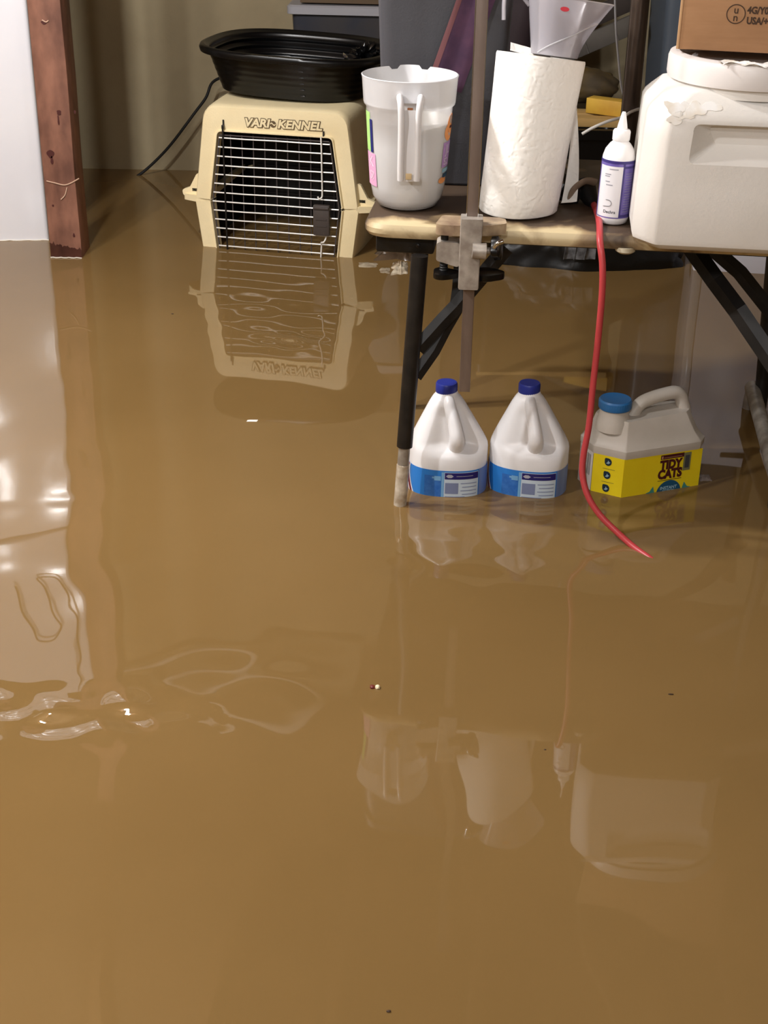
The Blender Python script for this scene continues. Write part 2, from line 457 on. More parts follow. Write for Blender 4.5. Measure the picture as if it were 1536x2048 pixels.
upper = obj('upper_shell', bm, [m_tan, m_inner_shade], K, 35)
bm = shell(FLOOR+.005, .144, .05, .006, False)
lower = obj('lower_shell', bm, [m_tan, m_inner_shade], K, 35)
# flange between the shells with ears at the corners
for s in (-1, 1):
    bm = new_bm()
    pts = [(s*.205, .004), (s*.25, .0), (s*.300, .020), (s*.306, .045), (s*.285, .09), (s*.276, KL-.03), (s*.235, KL+.01), (s*.225, .10)]
    base = rpoly(pts, .012, 3)
    loft(bm, [[Vector((p[0], p[1], z)) for p in base] for z in (.138, .142, .153, .157)])
    obj('flange', bm, m_tan, K, 35)
    ear = rpoly([(s*.240, .150), (s*.243, .225), (s*.258, .218), (s*.280, .178), (s*.306, .168), (s*.302, .150)], .008, 3)
    bm = new_bm(); loft(bm, [[Vector((p[0], y, p[1])) for p in ear] for y in (.020, .028, .034)]); obj('corner_ear', bm, m_tan, K, 35)
for s in (-1, 1):
    bm = new_bm()
    c = (s*.262, .03)
    lathe(bm, [(.009, .157), (.009, .166), (.001, .166)], 6, (c[0], c[1], 0), cap0=True); add_box(bm, (c[0], c[1]-.006, .170), (.026, .008, .013), .002)
    obj('bolt', bm, m_black, K)
# side vents (recessed dark slots) on each upper side are out of sight; a rear grille shows as dark squares
bm = new_bm()
for i in range(9):
    add_box(bm, (-.16+i*.04, KL-.06, .14), (.004, .004, .42))
for j in range(10): add_box(bm, (0, KL-.058, -.06+j*.045), (.36, .004, .004))
obj('rear_grille', bm, mat('dark_wire', (44, 40, 44), .5), K)
bm = new_bm(); add_box(bm, (0, KL-.05, .14), (.40, .004, .5)); obj('rear_shade_panel', bm, m_inner_shade, K)  # dark sheet standing in for the unlit back of the kennel
# door
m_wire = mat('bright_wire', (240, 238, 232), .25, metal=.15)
m_wired = mat('darker_wire', (92, 86, 86), .4, metal=.4)  # darker grey metal for the cross wires of the door
def hw(z): return .206-.000-(.024*(.147-z)/.222 if z < .147 else .030*(z-.147)/.211)
bm = new_bm()
n = 15
for i in range(16):
    z = .340-i*.0275
    if z < -.07: break
    a = hw(z)-.008
    pts = [(-a, -.010, z), (-a*.5, -.011, z-.0005), (0, -.010, z+.0005), (a*.5, -.011, z), (a, -.010, z)]
    tube(bm, pts, .0021, 8)
door = obj('door', bm, m_wire, K)
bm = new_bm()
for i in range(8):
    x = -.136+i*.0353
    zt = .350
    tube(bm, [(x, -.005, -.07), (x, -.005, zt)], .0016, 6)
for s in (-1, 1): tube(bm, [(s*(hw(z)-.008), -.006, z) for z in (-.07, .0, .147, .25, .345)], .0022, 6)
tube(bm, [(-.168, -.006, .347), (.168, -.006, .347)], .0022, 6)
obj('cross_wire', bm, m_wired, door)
bm = new_bm(); tube(bm, [(-.155, -.014, -.07), (-.157, -.014, .375)], .0027, 8); add_box(bm, (-.157, -.010, .372), (.007, .010, .012), .001)
obj('hinge_rod', bm, m_blackm, door)
bm = new_bm()
tube(bm, spline([(.145, -.016, .362), (.147, -.018, .33), (.148, -.018, .26), (.149, -.018, .20), (.149, -.024, .186), (.141, -.026, .181), (.137, -.024, .187)]), .0024, 8)
obj('latch_rod', bm, m_wire, door); bm = new_bm()
tube(bm, spline([(.143, -.018, -.07), (.144, -.018, .0), (.146, -.018, .035), (.147, -.024, .047), (.155, -.026, .050), (.160, -.02, .06), (.161, -.017, .075)]), .0024, 8)
obj('latch_rod', bm, m_wire, door)
bm = new_bm(); add_box(bm, (.148, -.022, .116), (.050, .018, .092), .003)
add_box(bm, (.148, -.032, .154), (.048, .006, .008), .002)
for j in range(2): add_box(bm, (.148, -.0318, .10+j*.02), (.034, .002, .003))
obj('latch', bm, mat('latch_grey', (70, 62, 58), .5), door)
bm = new_bm()
add_box(bm, (-.157, -.0035, .383), (.004, .006, .018)); obj('hinge_slot', bm, m_blackr, K)
bm = new_bm(); add_box(bm, (.150, -.0035, .368), (.004, .006, .016)); obj('hinge_slot', bm, m_blackr, K)
# raised lettering
LX = .006
lf = lambda x, y, h: Vector((x+LX, -.0030-h, y+.388+.004*x))
m_letd = mat('letter_edge', (92, 74, 48), .6)
bm = new_bm()
text_bm(bm, 'VARI', .033, lambda x, y, h: lf(x-.060, y, .0005), bold=.0032, shear=.2, spacing=1.0, xscale=1.10)
text_bm(bm, 'KENNEL', .033, lambda x, y, h: lf(x+.071, y, .0005), bold=.0032, shear=.2, spacing=1.0, xscale=1.10)
r = [lf(.0095*math.cos(a*PI/10)-.010, .0095*math.sin(a*PI/10), .0006) for a in range(20)]
bm.faces.new([bm.verts.new(p) for p in r])
obj('lettering_outline', bm, m_letd, K, 0, recalc=False)
bm = new_bm()
text_bm(bm, 'VARI', .033, lambda x, y, h: lf(x-.060, y, .0016), bold=.0013, shear=.2, spacing=1.0, xscale=1.10)
text_bm(bm, 'KENNEL', .033, lambda x, y, h: lf(x+.071, y, .0016), bold=.0013, shear=.2, spacing=1.0, xscale=1.10)
sw = [(-.0085+i*.0017, .003*math.sin(i*.63)) for i in range(11)]
vt = [bm.verts.new(lf(x-.010, y+.0018, .0016)) for x, y in sw]; vb = [bm.verts.new(lf(x-.010, y-.0018, .0016)) for x, y in sw]
for i in range(10): bm.faces.new((vb[i], vb[i+1], vt[i+1], vt[i]))
o = obj('lettering', bm, m_tan, K, 0, recalc=False); o['label'] = 'raised VARI KENNEL lettering'

# ------------------------------------------------------------------ black tub on the kennel
LBc = Vector((-.288, 4.475, .446))
t = thing('litter_tub', 'black oval plastic tub with ribbed sides resting on top of the tan kennel', 'tub', LBc, R(-13)); t.rotation_euler.y = R(1.8)
bm = new_bm(); rings = []; NN = 96
def lb(a, b, z, e=2.9): return selip(a, b, e, NN, z)
H_ = .116
for i in range(25):
    s = i/24; z = H_*s
    rib = .0005*math.sin(s*2*PI*6.5) if .05 < s < .93 else 0
    rings.append(lb(.226+.042*s+rib, .195+.042*s+rib, z))
rings += [lb(.280, .249, H_-.008), lb(.289, .258, H_-.005), lb(.292, .261, H_+.006), lb(.289, .258, H_+.013), lb(.279, .248, H_+.016), lb(.269, .238, H_+.008)]
for i in range(24):
    s = 1-i/23; z = .004+H_*s-.0
    rib = .0042*math.sin(s*2*PI*5.5) if .05 < s < .93 else 0
    rings.append(lb(.222+.042*s+rib, .191+.042*s+rib, z+.002))
loft(bm, rings)
obj('basin', bm, m_black, t, 50)
# vertical embossed mark column at the front
bm = new_bm()
for i in range(6):
    add_box(bm, (.072, -.199-.0064*i, .014+.0185*i), (.014, .004, .004), .001)
obj('moulded_rib', bm, mat('black_gloss', (40, 40, 42), .18), t)
# crumpled black and clear bag in the tub
def crumple(bm, c, s, seed, n=3, amp=.35, freq=3):
    r = bmesh.ops.create_icosphere(bm, subdivisions=n, radius=1)
    for v in r['verts']:
        d = noise.noise(v.co*freq*.5+Vector((seed, 0, 0)))*amp+abs(noise.noise(v.co*freq+Vector((0, seed, 0))))*amp
        v.co = v.co*(1-.4*amp+d); v.co = Vector((v.co.x*s[0]+c[0], v.co.y*s[1]+c[1], v.co.z*s[2]+c[2]))
bm = new_bm(); crumple(bm, (0, 0, 0), (.048, .045, .04), 3, 4, .9, 4)
tag(obj('rubbish_bag', bm, mat('black_film', (12, 12, 13), .16), loc=(-.085, 4.41, .545), smooth=25), 'crumpled black plastic bag in the right end of the black tub', 'bag')
bm = new_bm()
sheet(bm, lambda u, v: Vector((-.145+.035*u*v+.004*math.sin(7*v), 4.305+.02*u, .570-.035*v+.03*(1-v)*u*.2)), 5, 8)
tag(obj('plastic_scrap', bm, plastic_film('clear_film', (225, 228, 228), .25, .2)), 'small torn white plastic scrap at the rim of the black tub', 'plastic scrap')

# ================================================================== TABLE
e0 = atz(830, 474, .535); e1 = atz(1300, 497, .535)
ta = math.atan2(e1.y-e0.y, e1.x-e0.x)
tl = Vector((-.050, e0.y+(e0.x+.05)*math.tan(-ta)*1.0, 0))
T = thing('folding_table', 'stained cream folding table with black tube legs standing in the water', 'table', (tl.x, tl.y, FLOOR), ta)
TZ = .557; TD = .60; TL = 1.45
RT = Matrix.Rotation(-ta, 3, 'Z')
def tloc(p): return RT @ (Vector(p)-Vector((tl.x, tl.y, FLOOR)))
m_top = bpy.data.materials.new('stained_tabletop'); m_top.use_nodes = True
nt = m_top.node_tree; N = nt.nodes; L = nt.links; b = N['Principled BSDF']; b.inputs['Roughness'].default_value = .5
tc = N.new('ShaderNodeTexCoord'); n1 = N.new('ShaderNodeTexNoise'); n1.inputs['Scale'].default_value = 9; n1.inputs['Detail'].default_value = 8; n1.inputs['Distortion'].default_value = .6
L.new(tc.outputs['Object'], n1.inputs[0])
geo = N.new('ShaderNodeNewGeometry'); sp = N.new('ShaderNodeSeparateXYZ'); L.new(tc.outputs['Object'], sp.inputs[0])
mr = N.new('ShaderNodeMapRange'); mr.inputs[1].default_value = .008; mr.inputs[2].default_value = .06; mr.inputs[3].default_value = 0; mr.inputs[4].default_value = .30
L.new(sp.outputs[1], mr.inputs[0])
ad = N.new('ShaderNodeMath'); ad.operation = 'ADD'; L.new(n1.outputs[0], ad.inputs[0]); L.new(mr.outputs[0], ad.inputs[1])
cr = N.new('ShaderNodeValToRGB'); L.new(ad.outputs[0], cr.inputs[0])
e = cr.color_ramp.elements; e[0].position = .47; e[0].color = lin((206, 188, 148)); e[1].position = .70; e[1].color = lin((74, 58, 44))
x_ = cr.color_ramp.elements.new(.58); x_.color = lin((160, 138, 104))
L.new(cr.outputs[0], b.inputs['Base Color'])
bm = new_bm()
base = rpoly([(0, 0), (0, TD), (TL, TD), (TL, 0)], .055, 8)
cx, cy = TL/2, TD/2
def tring(inset, z): return [Vector((cx+(p[0]-cx)*(1-inset/cx), cy+(p[1]-cy)*(1-inset/cy), z-FLOOR)) for p in base]
loft(bm, [tring(.012, .528), tring(.004, .530), tring(.0, .537), tring(.0, .546), tring(.004, .554), tring(.011, TZ)])
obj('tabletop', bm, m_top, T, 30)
def P(x, y, z): return tloc((x, y, z))
# aprons and brackets underneath
bm = new_bm(); add_box(bm, (.075, .10, .508-FLOOR), (.11, .10, .040), .005); add_box(bm, (.075, TD-.1, .508-FLOOR), (.11, .10, .040), .005); add_box(bm, (.10, TD/2, .512-FLOOR), (.05, TD-.14, .028), .004)
lathe(bm, [(.004, 0), (.004, .004), (.001, .005)], 10, (.10, .05, .505-FLOOR), axis=(0, -1, 0))
obj('leg_bracket', bm, m_blackm, T)
bm = new_bm(); add_box(bm, (TL/2, TD-.06, .515-FLOOR), (TL-.1, .02, .026), .003); add_box(bm, (TL/2, .09, .517-FLOOR), (TL-.1, .02, .022), .003)
obj('frame_rail', bm, m_blackm, T)
def leg(name, top, bot):
    top = Vector(top); bot = Vector(bot)
    f = lambda z: top.lerp(bot, (top.z-z)/(top.z-bot.z))
    bm = new_bm()
    tube(bm, [P(*f(z)) for z in (top.z, .40, .30, .2, .125)], .0155, 16)
    lg = obj('leg', bm, m_blackm, T)
    bm = new_bm(); tube(bm, [P(*f(z)) for z in (.128, .10, .085)], .0115, 16); obj('inner_tube', bm, m_steel, lg)
    bm = new_bm(); pts = [Vector(P(*f(z))) for z in (.087, .085, .06, .03, .0, -.05, -.094)]
    tube(bm, pts, .013, 16, rfn=lambda s: (.0118 if s == 0 else (.0128 if s < .9 else .010))); o = obj('foot_cap', bm, mat('worn_white_cap', (226, 218, 202), .25, metal=.2, var=(176, 160, 138), vscale=45), lg); o['label'] = 'worn white foot cap'
ft = atz(798, 1003)
leg('front', (.057, 2.500, .505), (ft.x-.003, 2.487, FLOOR+.002))
leg('rear', (.078, 2.96, .505), (.048, 2.99, FLOOR+.002))
def bar(pts, w, th, m, name='brace', upd=(0, -1, 0)):
    bm = new_bm(); tube(bm, [P(*p) for p in pts], w, 4, flat=th/w, updir=upd)
    obj(name, bm, m, T, 0)
bar([(.058, 2.515, .318), (.105, 2.53, .370), (.13, 2.54, .395), (.22, 2.56, .505)], .015, .004, m_blackm)
bar([(.056, 2.515, .262), (.09, 2.535, .308), (.112, 2.55, .350), (.130, 2.56, .380), (.135, 2.57, .42), (.14, 2.6, .515)], .013, .004, m_blackm)
# right leg set
bar([at(1380, 490, 2.72), at(1430, 560, 2.66), at(1475, 620, 2.6), at(1560, 745, 2.52)], .019, .005, m_blackm)
bar([at(1412, 486, 2.86), at(1480, 545, 2.86), at(1555, 640, 2.86)], .016, .005, m_blackm)
bm = new_bm(); tube(bm, [P(*at(1552, 470, 2.99)), P(*at(1538, 620, 2.99)), P(*at(1526, 765, 2.99)), P(*at(1518, 800, 2.99)) + Vector((0, 0, -.16))], .0165, 14); obj('leg', bm, m_blackm, T)
bm = new_bm(); tube(bm, [P(*at(1590, 470, 2.52)), P(*at(1575, 700, 2.52)), P(*(at(1560, 985, 2.50)+Vector((0, 0, -.08))))], .0165, 14); obj('leg', bm, m_blackm, T)
q0 = atz(1504, 775, .055); q1 = atz(1562, 985, .040)
bm = new_bm(); tube(bm, [P(*q0), P(*(q0.lerp(q1, .5))), P(*q1)], .017, 14)
tube(bm, [P(*(q0+Vector((.001, 0, .006)))), P(*(q0+Vector((0.0, .03, -.17))))], .014, 12)
obj('crossbar', bm, m_steel, T)
bm = new_bm(); pp = P(*at(1514, 790, q0.y-.04)); lathe(bm, [(.006, 0), (.006, .006), (.002, .008)], 10, pp, axis=(-.6, -1, .4), cap0=True); obj('screw', bm, m_chrome, T)
# small pale fitting under the edge
bm = new_bm(); pp = tloc(at(1252, 494, 2.475)); lathe(bm, [(.018, 0), (.018, .008), (.012, .012), (.001, .013)], 20, pp-Vector((0, -.012, .002)), axis=(0, 0, -1), cap0=True); obj('edge_fitting', bm, mat('pale_fitting', (206, 196, 170), .4), T)

# ------------------------------------------------------------------ bar clamp
B = thing('bar_clamp', 'long steel bar clamp gripping the front edge of the cream table', 'clamp', (.146, 2.455, .5), R(-3))
def cl(p): return Matrix.Rotation(R(3), 3, 'Z') @ (Vector(p)-Vector((.146, 2.455, .5)))
m_bar = mat('brown_steel_bar', (138, 122, 112), .42, metal=.3, var=(112, 96, 86), vscale=25, stretch=(1, 1, .2))
bm = new_bm(); add_box(bm, (0.0015, 0, .215), (.0205, .009, .915), .0015)
obj('bar', bm, m_bar, B)
bm = new_bm()
for s in (-1, 1): add_box(bm, (.0015+s*.0103, -.0045, .36), (.0012, .0012, .62))
o = obj('bar_edge', bm, m_chrome, B)
bm = new_bm()
lo_ = [Vector((x, y, -.036)) for x, y in rpoly([(-.0185, -.026), (.0185, -.026), (.0185, .012), (-.0185, .012)], .003, 3)]
def jr(z, sx, dx=0): return [Vector((p.x*sx+dx, p.y, z)) for p in lo_]
loft(bm, [jr(-.036, .93), jr(-.033, 1), jr(.0, 1.0), jr(.03, 1.03), jr(.088, 1.08, .001), jr(.0925, 1.04, .001)])
obj('sliding_jaw', bm, m_cast, B, 30)
# upper plate resting on the tabletop
bm = new_bm()
pl_ = rpoly([(-.064, -.014), (-.052, .05), (.05, .045), (.062, .034), (.064, .004), (.03, -.012), (.0, -.016), (-.03, -.020)], .012, 5)
loft(bm, [[Vector((p[0], p[1], z)) for p in pl_] for z in (.060, .063, .075, .079)])
lo2 = [(p[0], p[1]) for p in pl_]
obj('upper_pad', bm, mat('worn_painted_casting', (188, 166, 134), .5, var=(120, 96, 78), vscale=22), B, 30)
bm = new_bm()
prof_ = rpoly([(-.060, .012), (-.060, .044), (-.052, .047), (-.018, .045), (-.018, .0), (-.045, .008)], .006, 4)
loft(bm, [[Vector((p[0], y, p[1])) for p in prof_] for y in (-.012, -.009, .022, .025)])
obj('lower_arm', bm, m_cast, B, 30)
bm = new_bm(); lathe(bm, [(.007, -.010), (.007, .055)], 14, (-.046, .004, 0), cap0=True, cap1=True)
for i in range(10): lathe(bm, [(.0072, 0), (.0082, .0015), (.0072, .003)], 14, (-.046, .004, -.010+i*.0045))
obj('clamp_screw', bm, m_blackr, B)
def knob(c, r, h, ax, lobes=6):
    bm = new_bm(); q = Vector((0, 0, 1)).rotation_difference(Vector(ax)); rings = []
    for z, k in ((0, .75), (.15, .98), (.5, 1.0), (.85, .98), (1, .7)):
        rings.append([Vector(c)+q @ Vector((r*k*(1+.12*math.cos(lobes*a))*math.cos(a), r*k*(1+.12*math.cos(lobes*a))*math.sin(a), h*z)) for a in [2*PI*i/48 for i in range(48)]])
    loft(bm, rings); return bm
obj('knob', knob((-.043, .0, -.022), .024, .013, (0, 0, 1), 3), m_black, B)
bm = new_bm(); tube(bm, [(.012, -.02, .036), (.045, -.014, .034)], .006, 12); tube(bm, [(.004, -.030, .038), (.028, -.028, .037)], .015, 16, rfn=lambda s: .013 if s < .3 else .0145)
obj('tightening_screw', bm, m_cast, B)
obj('knob', knob((.040, -.012, .038), .021, .016, (1, -.25, .15), 4), m_black, B)
bm = new_bm(); tube(bm, spline([(.042, -.034, .046), (.048, -.036, .054), (.058, -.034, .058)]), .0042, 10); obj('chrome_tip', bm, m_chrome, B)
obj('knob', knob((.036, .012, -.026), .026, .016, (0, 0, 1), 3), m_black, B)

# ------------------------------------------------------------------ pitcher
PC = Vector((.034, 2.655, TZ))
t = thing('pitcher', 'frosted plastic pitcher of cloudy water at the left corner of the table', 'pitcher', PC)
m_frost = plastic_film('frosted_plastic', (253, 253, 255), .2, .3, .25)
m_milk = mat('cloudy_water', (178, 175, 160), .3, var=(168, 162, 142), vscale=6)
PH = .262
PH = .243
prof = [(.001, .002), (.042, .000), (.056, .006), (.066, .022), (.0705, .045), (.0765, .12), (.0805, .188), (.0845, .192), (.0855, .196), (.0885, .238), (.0898, PH), (.0880, PH+.001), (.0862, .237), (.0835, .196)]
bm = new_bm(); vr = lathe(bm, prof, 96)
# pouring lip at the back with a notch on each side
for v in bm.verts:
    a = math.atan2(v.co.y, v.co.x)-PI/2
    if v.co.z > .19 and abs(a) < .30:
        k = math.cos(a/.30*PI/2)*((v.co.z-.19)/.053)
        v.co.x *= 1+.10*k; v.co.y *= 1+.12*k
    if v.co.z > .236 and .26 < abs(a) < .42: v.co.z -= .006
obj('jug', bm, m_frost, t, 50)
bm = new_bm(); lathe(bm, [(.001, .004), (.043, .004), (.058, .009), (.0640, .023), (.068, .045), (.0738, .12), (.0758, .165), (.001, .165)], 64); o = obj('cloudy_fill', bm, m_milk, t, 50)
hd = -PI/2-.04
rt = lambda x, y, z: Vector((x*math.cos(0), y, z))
bm = new_bm()
for s in (-1, 1):
    tube(bm, spline([(s*.018, -.086, .216), (s*.019, -.100, .219), (s*.017, -.114, .210), (s*.0155, -.118, .186), (s*.015, -.117, .15), (s*.015, -.115, .10), (s*.0145, -.113, .075)]), .0060, 10, flat=1.1)
sheet(bm, lambda u, v: Vector((.015*(2*u-1), -.113-.003*math.sin(v*PI), .20-.127*v)), 4, 12)
sheet(bm, lambda u, v: Vector((.0145*(2*u-1), -.113+.045*v, .076+.0*v)), 4, 4)
sheet(bm, lambda u, v: Vector((.0150*(2*u-1), -.114+.03*v, .212-.006*v)), 4, 3)
obj('handle', bm, mat('frosted_handle', (226, 224, 224), .3), t, 50)
bm = new_bm(); add_box(bm, (0, -.112, .202), (.010, .003, .004), .001); obj('rust_stain', bm, mat('rust', (150, 92, 50), .7), t)
bm = new_bm(); add_box(bm, (0, -.1165, .083), (.011, .0015, .011), .0005)
o = obj('rust_stain', bm, mat('pale_rust', (210, 184, 140), .7), t)
def cylfn(prof_r, a0, z0, dr=.0006):
    def f(x, y, h=0):
        z = z0+y
        r = np.interp(z, [p[1] for p in prof_r], [p[0] for p in prof_r])+dr+h
        a = a0+x/r
        return Vector((float(r*math.cos(a)), float(r*math.sin(a)), z))
    return f
sidep = [(.068, .020), (.0715, .045), (.0765, .12), (.0805, .188)]
def patch(bm, fn, x0, x1, y0, y1, nx=8, ny=6, mi=0):
    nx = max(nx, int(abs(x1-x0)/.0022))
    return sheet(bm, lambda u, v: fn(x0+(x1-x0)*u, y0+(y1-y0)*v), nx, ny, mi)
def decal(parent, name, fn, rects, m, recalc=False):
    bm = new_bm()
    for r in rects: patch(bm, fn, *r)
    return obj(name, bm, m, parent, 30, recalc=recalc)
aL = -PI+.28      # left side of the jug as seen
fl = cylfn(sidep, aL, 0)
fl2 = cylfn(sidep, aL, 0, .0011)
fl3 = cylfn(sidep, aL, 0, .0015)
d = decal(t, 'decal', fl, [(-.03, .012, .108, .18)], mat('lime_print', (176, 226, 130), .5)); d['label'] = 'lime green printed panel'
d = decal(t, 'decal', fl2, [(.011, .021, .108, .168)], mat('navy_print', (28, 34, 110), .5)); d['label'] = 'navy printed stripe'
d = decal(t, 'decal', fl, [(-.03, .026, .045, .106)], mat('pink_print', (226, 170, 206), .5)); d['label'] = 'pink printed panel'
bm = new_bm(); text_bm(bm, 'K', .026, lambda x, y, h: fl2(x+.010, y+.090), bold=.0008); text_bm(bm, 'S?', .022, lambda x, y, h: fl2(x+.010, y+.064), bold=.0008)
obj('decal_lettering', bm, mat('pink_print_light', (246, 206, 228), .5), t, 0, recalc=False)
aR = -.30
fr_ = cylfn(sidep, aR, 0); fr2 = cylfn(sidep, aR, 0, .0011)
bm = new_bm()
for cx_, cy_, a, b_ in [(.006, .160, .020, .018), (-.004, .146, .018, .016)]:
    bm.faces.new([bm.verts.new(fr_(cx_+a*math.cos(q*PI/10), cy_+b_*math.sin(q*PI/10))) for q in range(20)])
o = obj('decal', bm, mat('orange_print', (246, 164, 96), .5), t, 0, recalc=False); o['label'] = 'orange printed shape'
bm = new_bm(); bm.faces.new([bm.verts.new(fr_(-.014+.014*math.cos(q*PI/10), .058+.006*math.sin(q*PI/10))) for q in range(20)]); obj('decal', bm, MATS['orange_print'], t, 0, recalc=False)
d = decal(t, 'decal', fr2, [(-.002, .02, .152, .157)], mat('dark_red_print', (80, 22, 20), .5))
d = decal(t, 'decal', fr_, [(-.022, .03, .082, .128)], mat('lilac_print', (184, 146, 206), .5)); d['label'] = 'lilac printed panel'
bm = new_bm(); text_bm(bm, 'JL', .024, lambda x, y, h: fr2(x-.004, y+.114), bold=.0004); text_bm(bm, 'S2', .018, lambda x, y, h: fr2(x-.008, y+.092), bold=.0004)
obj('decal_lettering', bm, mat('lilac_print_light', (228, 210, 236), .5), t, 0, recalc=False)
d = decal(t, 'decal', fr_, [(-.018, .025, .072, .079)], mat('sky_print', (150, 196, 220), .5))
d = decal(t, 'decal', fr_, [(-.014, .02, .062, .070)], mat('teal_print', (44, 78, 104), .5))

# ------------------------------------------------------------------ paper towel roll
rb = Vector((.2425, 2.617, TZ+.004)); rtop = Vector((.272, 2.655, TZ+.004+.275))
ax = (rtop-rb).normalized()
t = thing('paper_towel_roll', 'white paper towel roll leaning on the table beside the bar clamp', 'paper towel roll', rb)
m_paper = bpy.data.materials.new('embossed_paper'); m_paper.use_nodes = True
nt = m_paper.node_tree; N = nt.nodes; L = nt.links; b = N['Principled BSDF']; b.inputs['Roughness'].default_value = .9; b.inputs['Base Color'].default_value = lin((248, 245, 238))
b.inputs['Specular IOR Level'].default_value = .1
tc = N.new('ShaderNodeTexCoord'); vo = N.new('ShaderNodeTexVoronoi'); vo.inputs['Scale'].default_value = 75; vo.feature = 'SMOOTH_F1'
no = N.new('ShaderNodeTexNoise'); no.inputs['Scale'].default_value = 30; no.inputs['Detail'].default_value = 2; L.new(tc.outputs['Object'], no.inputs[0])
mv = N.new('ShaderNodeVectorMath'); mv.operation = 'MULTIPLY_ADD'; mv.inputs[1].default_value = (.06, .06, .06); L.new(no.outputs['Color'], mv.inputs[0]); L.new(tc.outputs['Object'], mv.inputs[2]); L.new(mv.outputs[0], vo.inputs[0])
bp = N.new('ShaderNodeBump'); bp.inputs['Distance'].default_value = .0016; L.new(vo.outputs[0], bp.inputs['Height']); L.new(bp.outputs[0], b.inputs['Normal'])
Q = Vector((0, 0, 1)).rotation_difference(ax)
LN = (rtop-rb).length
bm = new_bm()
def rr(z, k, dx=0):
    out = []
    for i in range(72):
        a = 2*PI*i/72
        r = .0735*k*(1+.035*math.cos(2*(a-.4))+.02*math.cos(4*a+.7))
        tilt = .0
        zz = z
        hv = Vector((r*math.cos(a), r*math.sin(a), 0)); k_ = min(1, z/.12)
        out.append(Q @ Vector((dx, 0, zz))+hv.lerp(Q @ hv, k_))
    return out
loft(bm, [rr(.001, .93), rr(.004, .965), rr(.03, .98), rr(.12, 1.0), rr(.2, 1.03), rr(LN-.004, 1.075), rr(LN, 1.06), rr(LN-.001, .5), rr(LN-.002, .29), rr(LN-.05, .28)], cap1=True)
# base kept on the table plane
obj('paper', bm, m_paper, t, 40)
bm = new_bm()
lathe(bm, [(.0215, LN-.045), (.0215, LN+.000), (.0195, LN+.0), (.0195, LN-.045)], 32, axis=None)
for v in bm.verts: v.co = Q @ v.co
obj('cardboard_core', bm, mat('core_card', (180, 150, 116), .8), t)
bm = new_bm()
sheet(bm, lambda u, v: Q @ Vector((-.058+.075*u, -.004+.006*math.sin(3*u)+.02*v, LN+.003+.014*math.sin(min(1, v*1.2)*PI/2)-.010*u)), 8, 6)
o = obj('loose_flap', bm, m_paper, t)
bm = new_bm()   # free sheet hanging down behind the right side to the table
def fsheet(u, v):
    p0 = Q @ Vector((.072+.012*math.sin(v*2.2), .030+.012*v, LN*(.72-.72*v)))
    p = p0+Vector((.004+.030*u*(.25+.75*v), .010*u+.012*math.sin(2.5*v+2*u), .010*u*(1-v)))
    p.z = max(p.z, .0025+.006*u)
    return p
sheet(bm, fsheet, 8, 20)
obj('loose_sheet', bm, m_paper, t)

# ------------------------------------------------------------------ measuring beaker on the roll
bc = rb+Q @ Vector((.022, -.012, LN+.003))
t = thing('measuring_beaker', 'clear plastic spouted beaker standing on top of the paper towel roll', 'beaker', bc)
m_clear = plastic_film('clear_beaker', (236, 232, 240), .48, .12, .45)
bm = new_bm()
rings = []
def bring(r, z, sp, off=0):
    out = []
    for i in range(64):
        a = 2*PI*i/64
        d = math.atan2(math.sin(a-.0), math.cos(a-.0))
        k = math.exp(-(d/.42)**2)*sp
        out.append(Q @ Vector(((r+k)*math.cos(a), (r+k*.25)*math.sin(a), z+off*math.exp(-(d/.6)**2))))
    return out
HB = .098
for i in range(13):
    s = i/12; rings.append(bring(.0425+.020*s, HB*s, .031*max(0, (s-.12)/.88)**1.4, .0))
for i in range(12, -1, -1):
    s = i/12; rings.append(bring(.0413+.020*s, HB*s+.0012*(1-s), .031*max(0, (s-.12)/.88)**1.4))
loft(bm, rings)
obj('cup', bm, m_clear, t, 60)
def bpt(a, s):
    k = math.exp(-(math.atan2(math.sin(a), math.cos(a))/.42)**2)*.031*max(0, (s-.12)/.88)**1.4; r = .0430+.020*s
    return Q @ Vector(((r+k)*math.cos(a), (r+k*.25)*math.sin(a), HB*s))
bm = new_bm(); tube(bm, [bpt(-2.45+2.25*u, .03+.62*u) for u in [i/20 for i in range(21)]], .0014, 8)
obj('moulded_ridge', bm, plastic_film('ridge_plastic', (245, 245, 248), .1, .1), t); bm = new_bm()
rimp = rings[12]
tube(bm, [p+Vector((0, 0, .0005)) for p in rimp]+[rimp[0]], .0013, 6)
obj('rim', bm, plastic_film('ridge_plastic', (245, 245, 248), .1, .1), t)
bm = new_bm(); tube(bm, spline([Q @ Vector(p) for p in [(-.058, 0, .080), (-.075, 0, .094), (-.098, 0, .100), (-.104, 0, .085), (-.100, 0, .05)]]), .007, 10, flat=.5); obj('handle', bm, m_clear, t)
bm = new_bm(); bm.faces.new([bm.verts.new(Q @ Vector((-.001+.008*math.cos(a*PI/8), -.0605, .080+.004*math.sin(a*PI/8)))) for a in range(16)])
o = obj('printed_mark', bm, mat('red_print', (206, 44, 60), .5), t, 0, recalc=False); o['label'] = 'faded red printed mark'

